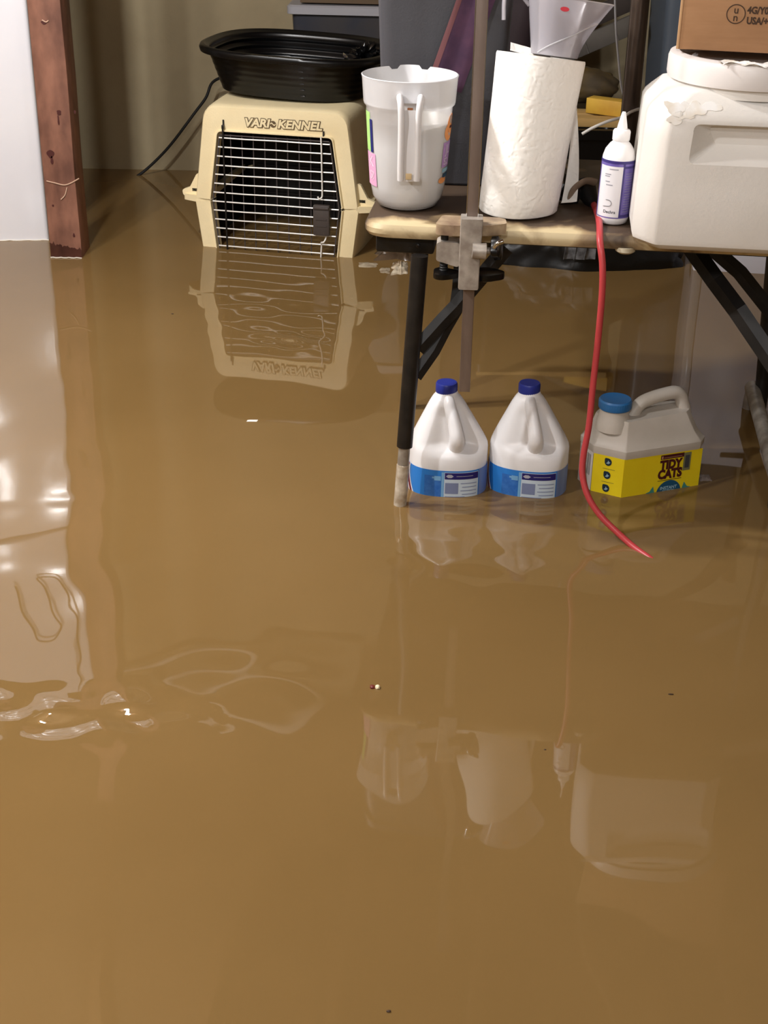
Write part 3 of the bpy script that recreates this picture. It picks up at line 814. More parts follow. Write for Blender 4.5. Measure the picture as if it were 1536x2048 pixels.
# ------------------------------------------------------------------ squeeze bottle
qb = Vector((.4125, 2.558, TZ+.001))
t = thing('squeeze_bottle', 'small white squeeze bottle with nozzle and purple label beside the white tub', 'bottle', qb, 0); t.rotation_euler.y = R(1.2)
sqp = [(.001, .001), (.022, 0), (.027, .003), (.0295, .012), (.030, .03), (.030, .112), (.0295, .122), (.026, .134), (.019, .144), (.0135, .149), (.0135, .152)]
bm = new_bm(); lathe(bm, sqp, 48, cap1=True); obj('body', bm, m_hdpe, t, 50)
bm = new_bm(); lathe(bm, [(.001, .150), (.0150, .150), (.0158, .151), (.0158, .166), (.014, .169), (.0095, .170), (.0085, .176), (.0042, .196), (.003, .200), (.001, .2005)], 32); obj('nozzle_cap', bm, m_hdpe, t, 45)
m_pur = mat('purple_label', (98, 84, 160), .35, var=(120, 106, 182), vscale=60); m_dpur = mat('deep_purple', (58, 48, 120), .35)
m_lab = mat('label_white', (232, 230, 234), .4); m_ink = mat('label_ink', (36, 36, 50), .5); m_grey = mat('label_grey', (150, 150, 160), .5)
cyl = [(.030, .03), (.030, .12)]
fb = cylfn(cyl, -PI/2, 0, .0003); fb2 = cylfn(cyl, -PI/2, 0, .0007); fb3 = cylfn(cyl, -PI/2, 0, .0010)
lb_ = decal(t, 'label_band', fb, [(-.085, .085, .014, .118)], m_pur)
decal(t, 'label_panel', fb2, [(-.042, .0055, .016, .108)], m_lab)
decal(t, 'label_edge', fb2, [(-.08, .08, .113, .118), (.0055, .009, .016, .113), (.009, .06, .105, .109), (.009, .06, .016, .021)], m_dpur)
bm = new_bm()
text_bm(bm, 'Dechra', .0078, lambda x, y, h: fb3(x-.0125, y+.0255), bold=.0001)
arc = [(-.017+.010*math.cos(a), .041+.006*math.sin(a)) for a in [PI/2-.2-i*.22 for i in range(14)]]
arc = [(-.021, .0472)]+[(-.0165+.0068*math.cos(a), .0415+.0058*math.sin(a)) for a in [PI/2-i*.26 for i in range(12)]]+[(-.021, .0355), (-.0255, .0350)]
tube(bm, [fb3(x, y) for x, y in arc], .0009, 6, flat=.3)
obj('label_lettering', bm, m_ink, t, 0, recalc=False)
bm = new_bm()
for x0, x1, y in [(-.020, -.003, .102), (-.028, -.016, .0925), (-.028, -.018, .089), (-.026, -.017, .0795), (-.024, -.011, .0735)]: patch(bm, fb3, x0, x1, y, y+.0016, 4, 1)
for i in range(16): patch(bm, fb2, .012, .030+.012*((i*7) % 5)/5, .026+i*.0046, .0268+i*.0046, 4, 1)
obj('label_print', bm, m_grey, t, 0, recalc=False)

# ------------------------------------------------------------------ white tub with the box on it
ub = Vector((.4530, 2.372, TZ))
UA = ta
t = thing('square_tub', 'large off-white square plastic tub with round screw neck at the right of the table', 'tub', (ub.x, ub.y, TZ), UA)
m_tub = mat('off_white_plastic', (236, 232, 226), .5, var=(229, 224, 216), vscale=5, bump=.0003, bscale=160)
UW, UD = .31, .30
def oct_(x0, x1, y0, y1, c, r=.012, seg=3):
    return rpoly([(x0+c, y0), (x0, y0+c*1.25), (x0, y1-c), (x0+c, y1), (x1-c, y1), (x1, y1-c), (x1, y0+c*1.25), (x1-c, y0)], r, seg)
bm = new_bm()
def uring(z, ins, c=.036, r=.012): return [Vector((p[0], p[1], z)) for p in oct_(-.032+ins, UW-.032-ins, ins, UD-ins, c, r)]
rings = [uring(.0, .022), uring(.003, .012), uring(.012, .003), uring(.022, .0), uring(.10, .002), uring(.19, .006), uring(.225, .008), uring(.234, .012), uring(.245, .022), uring(.262, .038, .04), uring(.268, .05, .05, .02)]
loft(bm, rings)
# grip recess in the front: pushed-in panel
bmesh.ops.recalc_face_normals(bm, faces=bm.faces)
tub = obj('body', bm, m_tub, t, 28)
# the recessed hand grip is cut with a boolean
bm = new_bm()
g0 = [(.035, .132), (.30, .132), (.30, .205), (.035, .205)]
c0 = rpoly([(.048, .152), (.272, .152), (.272, .219), (.048, .219)], .012, 4); c1 = rpoly([(.092, .182), (.262, .182), (.262, .212), (.078, .212)], .008, 4)
loft(bm, [[Vector((p[0], -.02, p[1])) for p in c0], [Vector((p[0], .004, p[1])) for p in c0], [Vector((p[0], .034, p[1])) for p in c1]])
cut = obj('cutter', bm, m_tub, t, 0)
bpy.context.view_layer.update()
md = tub.modifiers.new('b', 'BOOLEAN'); md.operation = 'DIFFERENCE'; md.object = cut; md.solver = 'EXACT'
dg = bpy.context.evaluated_depsgraph_get(); dg.update()
nm = bpy.data.meshes.new_from_object(tub.evaluated_get(dg)); tub.modifiers.clear(); tub.data = nm
for p in nm.polygons: p.use_smooth = True
nm.set_sharp_from_angle(angle=R(28))
bpy.data.objects.remove(cut)
NCX, NCY = .155, .162
bm = new_bm(); lathe(bm, [(.137, .255), (.137, .285), (.130, .285), (.130, .255)], 72, (NCX, NCY, 0)); obj('neck', bm, m_tub, t, 45)
bm = new_bm(); lathe(bm, [(.139, .274), (.1445, .272), (.146, .278), (.1455, .304), (.143, .311), (.136, .314), (.128, .314), (.126, .309), (.125, .299), (.001, .299)], 72, (NCX, NCY, 0))
obj('lid', bm, mat('lid_white', (232, 226, 222), .4), t, 45)
# ragged white tape and sealant left on the shoulder
m_tape = mat('tape_white', (246, 244, 240), .3, var=(228, 216, 196), vscale=25)
bm = new_bm(); random.seed(4)
fl_ = lambda x, z: Vector((x, float(np.interp(z, [.19, .225, .234, .245, .262], [.006, .008, .012, .022, .038]))-.0004, z))
for x0, z0, a, b_, th in [(.018, .240, .016, .010, -.3), (.034, .236, .016, .012, .3), (.052, .240, .018, .010, .2), (.020, .226, .012, .010, .5), (.074, .244, .022, .006, .1)]:
    rg = []
    for i in range(22):
        q = 2*PI*i/22; r_ = 1+.22*math.sin(3*q+x0*300)+.12*math.sin(5*q)
        x = a*r_*math.cos(q); z = b_*r_*math.sin(q)
        rg.append((x0+x*math.cos(th)-z*math.sin(th), z0+x*math.sin(th)+z*math.cos(th)))
    top_ = [fl_(*p) for p in rg]
    loft(bm, [[p+Vector((0, .002, 0)) for p in top_], [p+Vector((0, -.0005, 0)) for p in top_]])
obj('tape_remnant', bm, m_tape, t, 30)
# cardboard box
m_card = mat('cardboard', (168, 126, 88), .75, var=(162, 120, 82), vscale=20, stretch=(1, 1, 6))
m_carde = mat('cardboard_edge', (206, 164, 120), .8)
tubm = Matrix.Translation((ub.x, ub.y, TZ)) @ Matrix.Rotation(UA, 4, 'Z')
bl = at(1353, 98, 2.49)
BZ = bl.z
bt = thing('cardboard_box', 'brown cardboard shipping box standing on the lid of the square tub', 'box', (bl.x, 2.49, BZ), R(-12))
bm = new_bm(); add_box(bm, (.15, .11, .10), (.30, .22, .20), .0015); obj('carton', bm, m_card, bt)
bm = new_bm(); add_box(bm, (.0012, -.0004, .10), (.0045, .0022, .199), .0008); obj('corner_edge', bm, m_carde, bt)
bm = new_bm()
for y_ in (.0, .11): add_box(bm, (.15, .055+y_, .2008), (.296, .108, .0016))
obj('top_flap', bm, m_card, bt)
m_bink = mat('box_ink', (62, 40, 22), .7)
bm = new_bm()
bf = lambda x, y, h=0: Vector((x, -.0008, y))
def bpx(px, py):
    p = at(px, py, 2.465); v = Matrix.Rotation(R(12), 3, 'Z') @ (p-Vector((bl.x, 2.49, BZ))); return v.x, v.z
cxx, czz = bpx(1472, 29)
N2 = 40
ro = [bm.verts.new(bf(cxx+.0158*math.cos(2*PI*i/N2), czz+.0158*math.sin(2*PI*i/N2))) for i in range(N2)]
ri = [bm.verts.new(bf(cxx+.0142*math.cos(2*PI*i/N2), czz+.0142*math.sin(2*PI*i/N2))) for i in range(N2)]
for i in range(N2): bm.faces.new((ro[i], ro[(i+1) % N2], ri[(i+1) % N2], ri[i]))
text_bm(bm, 'u', .017, lambda x, y, h: bf(cxx+x, czz+.0062+y), bold=.0002); text_bm(bm, 'n', .017, lambda x, y, h: bf(cxx+x, czz-.0060+y), bold=.0002)
xx, zz = bpx(1495, 21); text_bm(bm, '4G/Y0', .0155, lambda x, y, h: bf(xx+x, zz+y), bold=.0006, center=False, xscale=.85)
xx2, zz2 = bpx(1493, 42); text_bm(bm, 'USA/+', .0155, lambda x, y, h: bf(xx2+x, zz2+y), bold=.0006, center=False, xscale=.85)
for v in bm.verts: pass
obj('printed_mark', bm, m_bink, bt, 0, recalc=False)
bm = new_bm(); sheet(bm, lambda u, v: tubm @ Vector((.085+.09*u+.004*math.sin(9*v), -.0+.02+.028*v+.008*math.sin(7*u), .3105+.006*abs(math.sin(8*u+4*v)))), 14, 6)
tag(obj('tape_scrap', bm, m_tape, smooth=20), 'crinkled strip of white tape lying on the tub lid under the box', 'tape')

# ------------------------------------------------------------------ things behind on the table
# grey wastebasket
wb = Vector((.106, 2.905, TZ+.001))
t = thing('waste_bin', 'tall dark grey plastic bin standing on the table behind the pitcher', 'bin', wb, R(-4))
m_bin = mat('dark_grey_plastic', (72, 72, 77), .45, bump=.0004, bscale=300)
bm = new_bm()
def br(a, b_, z): return [Vector((p[0], p[1], z)) for p in rpoly([(-a, -b_), (-a, b_), (a, b_), (a, -b_)], .03, 6)]
loft(bm, [br(.110, .085, 0), br(.114, .089, .004), br(.1335, .112, .46), br(.139, .118, .462), br(.140, .119, .475), br(.134, .112, .476), br(.130, .108, .46), br(.110, .084, .006)])
obj('container', bm, m_bin, t, 30)
bm = new_bm()
m_purf = mat('purple_cloth', (86, 54, 78), .8, var=(70, 44, 70), vscale=30); m_pink = mat('pink_edge', (112, 68, 70), .8)
def bandp(u, v, d=0):
    x = -.030+.060*u+.085*v; z = .205+.26*v-.02*u
    yf = -.089-.023*z/.46-.010-d
    return wb+Vector((x, yf-.003-.002*math.sin(u*9+v*3), z))
sheet(bm, lambda u, v: bandp(u, v), 12, 16)
g = bmesh.ops.extrude_face_region(bm, geom=list(bm.faces)); bmesh.ops.translate(bm, vec=(0, -.002, 0), verts=[v for v in g['geom'] if isinstance(v, bmesh.types.BMVert)])
sc_ = obj('cloth_strip', bm, m_purf); tag(sc_, 'purple cloth strip hanging slantwise down the front of the grey bin', 'cloth')
bm = new_bm(); sheet(bm, lambda u, v: bandp(-.10+.16*u, v, .0025), 3, 14); obj('edge_trim', bm, m_pink, sc_)

# dark metal tube standing behind the bottle
pb = Vector((.500, 2.905, TZ)); pt = at(1276, -60, 2.905)
bm = new_bm(); tube(bm, [pb+Vector((-.015, 0, 0)), pt+Vector((.01, 0, .1))], .0185, 20)
t = tag(obj('dark_tube', bm, mat('dark_brown_steel', (110, 94, 82), .25, metal=.5, var=(66, 54, 46), vscale=30, stretch=(1, 1, .1))), 'dark brown metal tube standing on the table behind the squeeze bottle', 'pole')
bm = new_bm(); tube(bm, spline([at(1164, 268, 2.80), at(1185, 256, 2.80), at(1215, 243, 2.81), at(1245, 234, 2.83), at(1266, 222, 2.86), at(1300, 214, 2.95), at(1330, 222, 3.0)]), .0030, 8)
tag(obj('white_cable', bm, m_pvc), 'short white cable sticking out behind the squeeze bottle', 'cable')
bm = new_bm(); tube(bm, spline([at(1228, -80, 3.5), at(1230, 0, 3.5), at(1232, 60, 3.5), at(1237, 120, 3.5), at(1242, 170, 3.5), at(1250, 215, 3.5), at(1252, 330, 3.5)]), .0026, 8)
tag(obj('thin_wire', bm, mat('grey_wire', (150, 148, 150), .3, metal=.4)), 'thin grey wire hanging down behind the table', 'wire')
# plug with brown paper
cordp = [at(1188, 408, 2.66), at(1194, 432, 2.60), at(1198, 462, 2.515), at(1200, 484, 2.462), at(1205, 530, 2.445), at(1204, 590, 2.44), at(1196, 680, 2.44), at(1186, 770, 2.43), at(1178, 850, 2.42), at(1167, 910, 2.41), at(1165, 950, 2.40), at(1176, 992, 2.385), at(1200, 1030, 2.37), at(1236, 1066, 2.35), at(1270, 1096, 2.322), at(1310, 1122, 2.28)+Vector((0, 0, -.004)), at(1350, 1140, 2.24)+Vector((0, 0, -.03))]
for i in (0, 1, 2): cordp[i].z = TZ+.006
cordp[2].z = TZ+.007; cordp[3].z = TZ-.010
bm = new_bm(); tube(bm, spline(cordp, 8), .0062, 12)
ec = thing('extension_cord', 'red extension cord draped off the table edge down into the water', 'cord', (0, 0, 0))
obj('cable', bm, mat('red_cable', (190, 66, 70), .38), ec)
bm = new_bm(); c = cordp[0]; tube(bm, [c+Vector((0, 0, 0)), c+Vector((-.004, .02, .004)), c+Vector((-.010, .045, .016)), c+Vector((-.016, .060, .020))], .012, 14, rfn=lambda s: .008+.012*min(1, s*1.5))
obj('plug', bm, m_blackr, ec)
bm = new_bm(); crumple(bm, (0, 0, 0), (.026, .026, .026), 8, 3, .6, 3)
tag(obj('black_adapter', bm, m_blackr, loc=(.352, 2.705, TZ+.024), smooth=35), 'black lumpy plug adapter on the table behind the paper towel', 'adapter')
bm = new_bm(); tube(bm, spline([(.347, 2.672, TZ+.008), (.352, 2.664, TZ+.034), (.372, 2.664, TZ+.050), (.394, 2.672, TZ+.046)]), .008, 10, flat=.5)
tag(obj('tape_strip', bm, mat('brown_tape', (138, 118, 98), .5)), 'brownish tape strip wrapped over the black adapter', 'tape')

# ------------------------------------------------------------------ behind the table, in the water
# black tote with yellow timber on it
t = thing('black_crate', 'black plastic crate standing in the water behind the table under yellow timber', 'crate', (.50, 4.38, FLOOR))
bm = new_bm()
def cr_(a, b_, z): return [Vector((p[0], p[1], z)) for p in rpoly([(-a, -b_), (-a, b_), (a, b_), (a, -b_)], .03, 5)]
hc = .385-FLOOR
loft(bm, [cr_(.185, .13, 0), cr_(.215, .155, hc-.03), cr_(.225, .165, hc-.03), cr_(.225, .165, hc-.002), cr_(.21, .15, hc), cr_(.20, .14, hc-.02), cr_(.18, .12, .01)])
obj('container', bm, m_black, t, 30)
m_yel = mat('yellow_painted_wood', (214, 172, 62), .6, var=(196, 150, 50), vscale=12); m_tim = mat('raw_timber', (200, 166, 104), .7, var=(182, 146, 88), vscale=8, stretch=(.3, 1, 1))
for i, (x, y, z, sx, sy, sz, rz, m, lab, nm) in enumerate([
    (.50, 4.275, .3985, .42, .05, .025, -2, m_tim, 'pale timber board lying frontmost on the black crate', 'timber_board'),
    (.50, 4.375, .3985, .38, .07, .025, -7, m_tim, 'pale timber board lying behind the frontmost board on the black crate', 'timber_board'),
    (.665, 4.31, .4345, .15, .05, .045, -32, m_yel, 'yellow painted wood block lying askew on the pale boards', 'wood_block')]):
    bm = new_bm(); add_box(bm, (0, 0, 0), (sx, sy, sz), .002)
    o = obj(nm, bm, m, loc=(x, y, z), rotz=R(rz)); tag(o, lab, 'board' if i < 2 else 'block', 'timber on the black crate')
# mustard sack, leaning boards, blue grey tote
bm = new_bm(); crumple(bm, (0, 0, 0), (.11, .08, .055), 2, 4, .25, 2)
tag(obj('mustard_sack', bm, mat('mustard_cloth', (96, 74, 24), .8, var=(60, 48, 28), vscale=8), loc=(.60, 4.52, .462), smooth=60), 'blurry mustard yellow sack behind the timber boards', 'sack')
for i, (za, m, lab) in enumerate([(.545, mat('grey_board', (92, 86, 78), .7, var=(72, 66, 60), vscale=6), 'weathered grey board leaning up to the right behind the beaker'), (.615, mat('brown_board', (56, 46, 40), .8, var=(40, 33, 30), vscale=6), 'dark brown board leaning above the grey board behind the beaker')]):
    bm = new_bm(); add_box(bm, (0, 0, 0), (.34, .02, .058), .002)
    if i == 0:
        for k in (-.10, -.01, .09): add_box(bm, (k, -.011, 0), (.005, .003, .056))
    for v in bm.verts: v.co = Matrix.Rotation(R(-24), 3, 'Y') @ v.co
    tag(obj('leaning_board', bm, m, loc=(.625, 4.66+.03*i, za+.02)), lab, 'board', 'boards leaning behind the table')
t = thing('storage_tote', 'tall blue-grey storage tote standing behind the square tub', 'storage tote', (1.035, 4.62, FLOOR))
bm = new_bm(); loft(bm, [cr_(.19, .14, 0), cr_(.215, .165, 1.08), cr_(.225, .175, 1.08), cr_(.225, .175, 1.10)]); obj('container', bm, mat('blue_grey_plastic', (74, 82, 92), .4), t, 30)
bm = new_bm(); loft(bm, [cr_(.228, .178, 1.10), cr_(.23, .18, 1.12), cr_(.22, .17, 1.135)]); obj('lid', bm, mat('blue_grey_lid', (52, 66, 74), .4), t, 30)
# dark red sack between bin and beaker
bm = new_bm(); crumple(bm, (0, 0, 0), (.17, .12, .45), 5, 4, .22, 2)
tag(obj('dark_sack', bm, mat('dark_plum_cloth', (46, 32, 36), .7), loc=(.36, 4.82, .55), smooth=60), 'tall dark plum coloured sack standing behind the paper towel roll', 'sack')
# black bag in the water under the table
t = thing('black_bag', 'black plastic bag lying in the water beneath the rear of the table', 'bag', (.625, 4.14, 0))
bm = new_bm(); crumple(bm, (0, 0, .02), (.27, .07, .16), 11, 5, .22, 3); obj('bag_body', bm, mat('bag_black', (4, 4, 5), .45), t, 45)
bm = new_bm()
p0 = at(1130, 484, 4.045)-Vector((.625, 4.14, 0)); p1 = at(1190, 518, 4.045)-Vector((.625, 4.14, 0))
sheet(bm, lambda u, v: Vector((p0.x+(p1.x-p0.x)*u, p0.y+.004*math.sin(9*u)-.006, p0.z+(p1.z-p0.z)*v)), 12, 6)
for k in (0, .33, .66): tube(bm, [Vector((p0.x+(p1.x-p0.x)*k+.002*math.sin(5*v), p0.y-.010, p0.z+(p1.z-p0.z)*v)) for v in (0, .25, .5, .75, 1)], .0012, 6)
o = obj('clear_label', bm, mat('crinkled_film', (120, 120, 122), .15, var=(70, 70, 72), vscale=40), t, 40); o['label'] = 'shiny clear plastic pocket'
# white appliance at right
a0 = atz(1386, 540); a1 = atz(1530, 548); aa = math.atan2(a1.y-a0.y, a1.x-a0.x)
t = thing('white_cabinet', 'low white appliance standing in the water right of the black bag', 'appliance', (a0.x, a0.y, FLOOR), aa)
bm = new_bm(); add_box(bm, (.16, .16, .368), (.32, .32, .736), .008, seg=3); obj('housing', bm, mat('appliance_white', (226, 226, 236), .25), t)
bm = new_bm(); add_box(bm, (.205, -.001, .69), (.10, .006, .016), .002); o = obj('badge', bm, m_black, t)
bm = new_bm(); add_box(bm, (.014, -.001, .368), (.026, .004, .71), .001); obj('corner_trim', bm, m_white, t)
# grey lidded tote at the back left
lt = at(572, 10, 4.86)
t = thing('lidded_tote', 'clear storage tote with a grey lid behind the black tub', 'storage tote', (lt.x, 4.86, FLOOR), R(-3))
lz = lt.z-FLOOR
bm = new_bm()
def lr(a, b_, z): return [Vector((a0_+.22, b0_+.15, z)) for a0_, b0_ in [(p[0], p[1]) for p in rpoly([(-a, -b_), (-a, b_), (a, b_), (a, -b_)], .03, 5)]]
loft(bm, [lr(.175, .11, 0), lr(.205, .135, lz-.03)]); obj('container', bm, mat('smoky_clear_plastic', (66, 62, 60), .25, var=(52, 54, 62), vscale=5), t, 30)
bm = new_bm(); loft(bm, [lr(.215, .146, lz-.030), lr(.22, .15, lz-.028), lr(.22, .15, lz-.006), lr(.212, .142, lz), lr(.19, .12, lz-.004)]); obj('lid', bm, mat('tote_lid_grey', (150, 148, 152), .4), t, 30)
bm = new_bm(); add_box(bm, (.22, .16, .09), (.36, .22, .18), .003)
tag(obj('brown_carton', bm, mat('brown_carton', (92, 74, 54), .8), loc=(lt.x, 4.87, lt.z+.0005), rotz=R(-3)), 'dark brown carton standing on the grey tote lid', 'box')

# ================================================================== BOTTLES IN THE WATER
b0 = Vector((.128, 2.588, -.060))
BL = thing('bleach_bottle', 'white bleach bottle with navy cap and blue label, left one beside the table leg', 'bottle', b0, 0, 'bleach bottles in the water')
hA = -PI/2+.30
def bprof(z):
    zz = [0, .006, .02, .13, .150, .158, .175, .20, .23, .26, .276, .284, .300]
    rr_ = [.070, .077, .080, .080, .080, .0785, .0725, .062, .049, .036, .028, .022, .020]
    return float(np.interp(z, zz, rr_))
bm = new_bm(); rings = []; NB = 96
zlist = [0, .002, .006, .02, .07, .12, .14, .150, .156]+[.156+i*.0055 for i in range(1, 24)]+[.292, .298]
def zc(z): return z if z < .156 else .156+(z-.156)*.81
for z in zlist:
    ring = []
    asp = .80+.20*max(0, min(1, (z-.16)/.10))
    for i in range(NB):
        a = 2*PI*i/NB
        r = bprof(z)
        d = math.atan2(math.sin(a-hA), math.cos(a-hA))
        s = max(0, min(1, (z-.140)/.034))*max(0, min(1, (.284-z)/.05))
        s = s*s*(3-2*s)
        dep = .64*math.exp(-((d-.44)/.32)**2)+.34*math.exp(-((d+.50)/.42)**2)+.16*math.exp(-(d/.3)**2)
        r *= 1-dep*s*.85
        # soft square body
        sq = 1/(abs(math.cos(a))**3.2+abs(math.sin(a))**3.2)**(1/3.2)
        k = max(0, min(1, (.19-z)/.08)); r *= 1+(sq-1)*k*.55
        ring.append(Vector((r*math.cos(a)-.008*max(0, (z-.16)/.14), r*math.sin(a)*asp, zc(z))))
    rings.append(ring)
loft(bm, rings)
obj('body', bm, m_hdpe, BL, 50)
bm = new_bm()
hx = lambda r, z, da=0: Vector((r*math.cos(hA+da)-.008*max(0, (z-.16)/.14), r*math.sin(hA+da)*.95, zc(z)))
tube(bm, spline([hx(.018, .276, -.1), hx(.030, .266, -.1), hx(.042, .245, -.05), hx(.052, .220), hx(.060, .195, .02), hx(.057, .180, .03), hx(.044, .160, .05), hx(.024, .142, .05)], 6), .014, 16, rfn=lambda s: .0110+.006*s)
obj('handle', bm, m_hdpe, BL, 60)
bm = new_bm(); rg = []
for rz, r_ in ((.290, .0195), (.290, .0208), (.292, .0214), (.308, .0214), (.311, .020), (.3115, .001)):
    rg.append([Vector((r_*(1+.018*(i % 2)*(1 if rz < .31 else 0))*math.cos(2*PI*i/72)-.008, r_*(1+.018*(i % 2)*(1 if rz < .31 else 0))*math.sin(2*PI*i/72), rz-.0285)) for i in range(72)])
loft(bm, rg); obj('cap', bm, mat('navy_cap', (34, 48, 140), .4), BL, 30)
m_bb = mat('bleach_blue', (46, 132, 220), .35); m_bb2 = mat('bleach_mid_blue', (40, 104, 190), .35, var=(62, 124, 204), vscale=90)
m_bn = mat('bleach_navy', (34, 30, 110), .35); m_bw = mat('bleach_pale', (206, 222, 236), .35); m_bg = mat('bleach_print', (128, 140, 176), .4); m_bl = mat('bleach_lightblue', (124, 180, 226), .35)
m_br = mat('bleach_maroon', (120, 28, 52), .35)
def bodyfn(dr):
    def f(x, y, h=0):       # x metres along the girth from the front, y = z
        a = -PI/2+x/.074
        r = bprof(y); sq = 1/(abs(math.cos(a))**3.2+abs(math.sin(a))**3.2)**(1/3.2)
        k = max(0, min(1, (.19-y)/.08)); r = r*(1+(sq-1)*k*.55)+dr
        return Vector((r*math.cos(a), r*math.sin(a)*.80-(0), y))
    return f
f1_ = bodyfn(.0006); f2_ = bodyfn(.0011); f3_ = bodyfn(.0016)
Z0, Z1 = .03, .118
lab = decal(BL, 'label', f1_, [(-.115, .115, Z0, Z1, 60, 4)], m_bb)
decal(lab, 'label_panel', f2_, [(.062, .113, Z0, Z1, 16, 4)], mat('label_periwinkle', (120, 144, 200), .4))
decal(lab, 'label_panel', f2_, [(-.040, -.010, Z0, Z1-.012, 8, 4)], m_bb2)
decal(lab, 'label_panel', f3_, [(-.022, -.010, Z1-.022, Z1-.012, 4, 2), (-.026, -.012, Z1-.018, Z1-.014, 4, 2)], m_bl)
decal(lab, 'label_panel', f2_, [(-.004, .060, Z0, Z1-.003, 20, 4)], m_bw)
decal(lab, 'label_panel', f3_, [(-.003, .059, Z1-.018, Z1-.004, 20, 2)], m_bn)
decal(lab, 'label_panel', f2_, [(-.009, -.0045, Z0, Z1-.003, 2, 3)], m_bl)
bm = new_bm()
patch(bm, f3_, -.002, .022, Z1-.050, Z1-.026, 8, 3)
for i in range(6): patch(bm, f3_, .026+.003*(i % 2), .056, Z1-.028-i*.008, Z1-.0265-i*.008, 8, 1)
patch(bm, f3_, -.002, .034, Z1-.058, Z1-.056, 8, 1)
obj('label_print', bm, m_bg, lab, 0, recalc=False)
bm = new_bm(); f4_ = bodyfn(.0021)
bm.faces.new([bm.verts.new(f4_(.006+dx, Z1-.011+dy)) for dx, dy in ((-.007, 0), (-.003, .0035), (.003, .0035), (.007, 0), (.003, -.0035), (-.003, -.0035))])
patch(bm, f4_, .018, .048, Z1-.0115, Z1-.0105, 8, 1)
obj('emblem', bm, mat('emblem_silver', (176, 178, 190), .4), lab, 0, recalc=False)
bm = new_bm()
def disc(cx_, cy_, a, b_, fn, mi):
    bm.faces.new([bm.verts.new(fn(cx_+a*math.cos(q*PI/16), cy_+b_*math.sin(q*PI/16))) for q in range(32)]).material_index = mi
sheet(bm, lambda u, v: f2_(-.110+(.042+.012*math.cos(v*PI*1.2))*u, Z0+(Z1-Z0)*v), 8, 12, 0)
sheet(bm, lambda u, v: f3_(-.110+(.038+.012*math.cos(v*PI*1.2))*u, Z0+(Z1-Z0)*v), 8, 12, 1)
sheet(bm, lambda u, v: f4_(-.086+.012*math.cos(v*PI*1.1)+.006*u, Z0+.01+(Z1-Z0-.03)*v), 3, 10, 0)
obj('emblem', bm, [mat('emblem_white', (240, 238, 242), .35), m_br], lab, 0, recalc=False)
BL.rotation_euler.z = R(-4)
dup(BL, (.2925, 2.592, -.060), R(-13), 'white bleach bottle with navy cap and blue label, right one nearer the yellow labelled jug')

# ------------------------------------------------------------------ litter jug
ja = atz(1243, 996); jb = atz(1398, 971)
jang = math.atan2(jb.y-ja.y, jb.x-ja.x)
J = thing('litter_jug', 'beige cat litter jug with blue cap and yellow label standing in the water', 'jug', (ja.x, ja.y, FLOOR), jang)
JL = (jb-ja).length
zW = -FLOOR
zt = zW+.100     # shoulder start
bm = new_bm()
def jo(ins, c=.045, z=0):
    x0, x1, y0, y1 = -c, JL+.014, 0, .128
    pts = [(x0+c+ins*.4, y0+ins), (x0+ins, y0+c*1.15+ins*.4), (x0+ins, y1-.02-ins), (x0+.02+ins, y1-ins), (x1-.02-ins, y1-ins), (x1-ins, y1-.02-ins), (x1-ins, y0+.022+ins), (x1-.022-ins*.4, y0+ins)]
    return [Vector((p[0], p[1], z)) for p in rpoly(pts, .006, 3)]
rings = [jo(.006, z=0), jo(.001, z=.004), jo(.003, z=.008), jo(.003, z=zt-.020), jo(0, z=zt-.012), jo(0, z=zt), jo(.006, z=zt+.006)]
n = len(rings[0])
# sloping shoulder: shrink towards a narrow ridge
def shoulder(s, z):
    base = jo(.006)
    cxm, cym = .075, .064
    out = []
    for p in base:
        lf_ = max(0, min(1, (.09-p.x)/.09))
        x = cxm+(p.x-cxm)*(1-(.20*(1-lf_)+.13*lf_)*s); y = cym+(p.y-cym)*(1-(.44*(1-lf_)+.26*lf_)*s)
        out.append(Vector((x, y, z)))
    return out
rings += [shoulder(.35, zt+.018), shoulder(.7, zt+.036), shoulder(.95, zt+.050), shoulder(1.06, zt+.055)]
loft(bm, rings)
obj('body', bm, m_hdpe2, J, 25)
nc = (-.004, .060)
bm = new_bm(); lathe(bm, [(.036, zt+.030), (.034, zt+.050), (.0295, zt+.060), (.0285, zt+.072), (.0285, zt+.090)], 40, (nc[0]+.004, nc[1], 0), cap1=True); obj('neck', bm, m_hdpe2, J, 50)
bm = new_bm(); rg = []
for rz, r_ in ((.074, .0295), (.074, .0315), (.076, .0325), (.090, .0325), (.0935, .0305), (.0925, .027), (.0915, .001)):
    rg.append([Vector((nc[0]+.004+r_*(1+.02*(i % 2)*(1 if rz < .092 else 0))*math.cos(2*PI*i/80), nc[1]+r_*(1+.02*(i % 2)*(1 if rz < .092 else 0))*math.sin(2*PI*i/80), zt+rz)) for i in range(80)])
loft(bm, rg); obj('cap', bm, mat('blue_cap', (38, 110, 176), .45, var=(52, 112, 168), vscale=30), J, 30)
bm = new_bm()
tube(bm, spline([(.036, .062, zt+.030), (.047, .062, zt+.058), (.060, .062, zt+.074), (.082, .062, zt+.082), (.112, .062, zt+.087), (.138, .062, zt+.088), (.152, .062, zt+.078), (.158, .062, zt+.062), (.163, .062, zt+.045), (.160, .062, zt+.020)], 6), .0135, 14, rfn=lambda s: .0135+.012*max(0, s-.75)+.006*max(0, .15-s)*5)
obj('handle', bm, m_hdpe2, J, 60)
# label: follows the body outline
m_jy = mat('yellow_label', (240, 216, 30), .4, var=(236, 208, 24), vscale=14)
def jpath(ins):
    pts = [Vector((p.x, p.y)) for p in jo(ins)]
    return pts
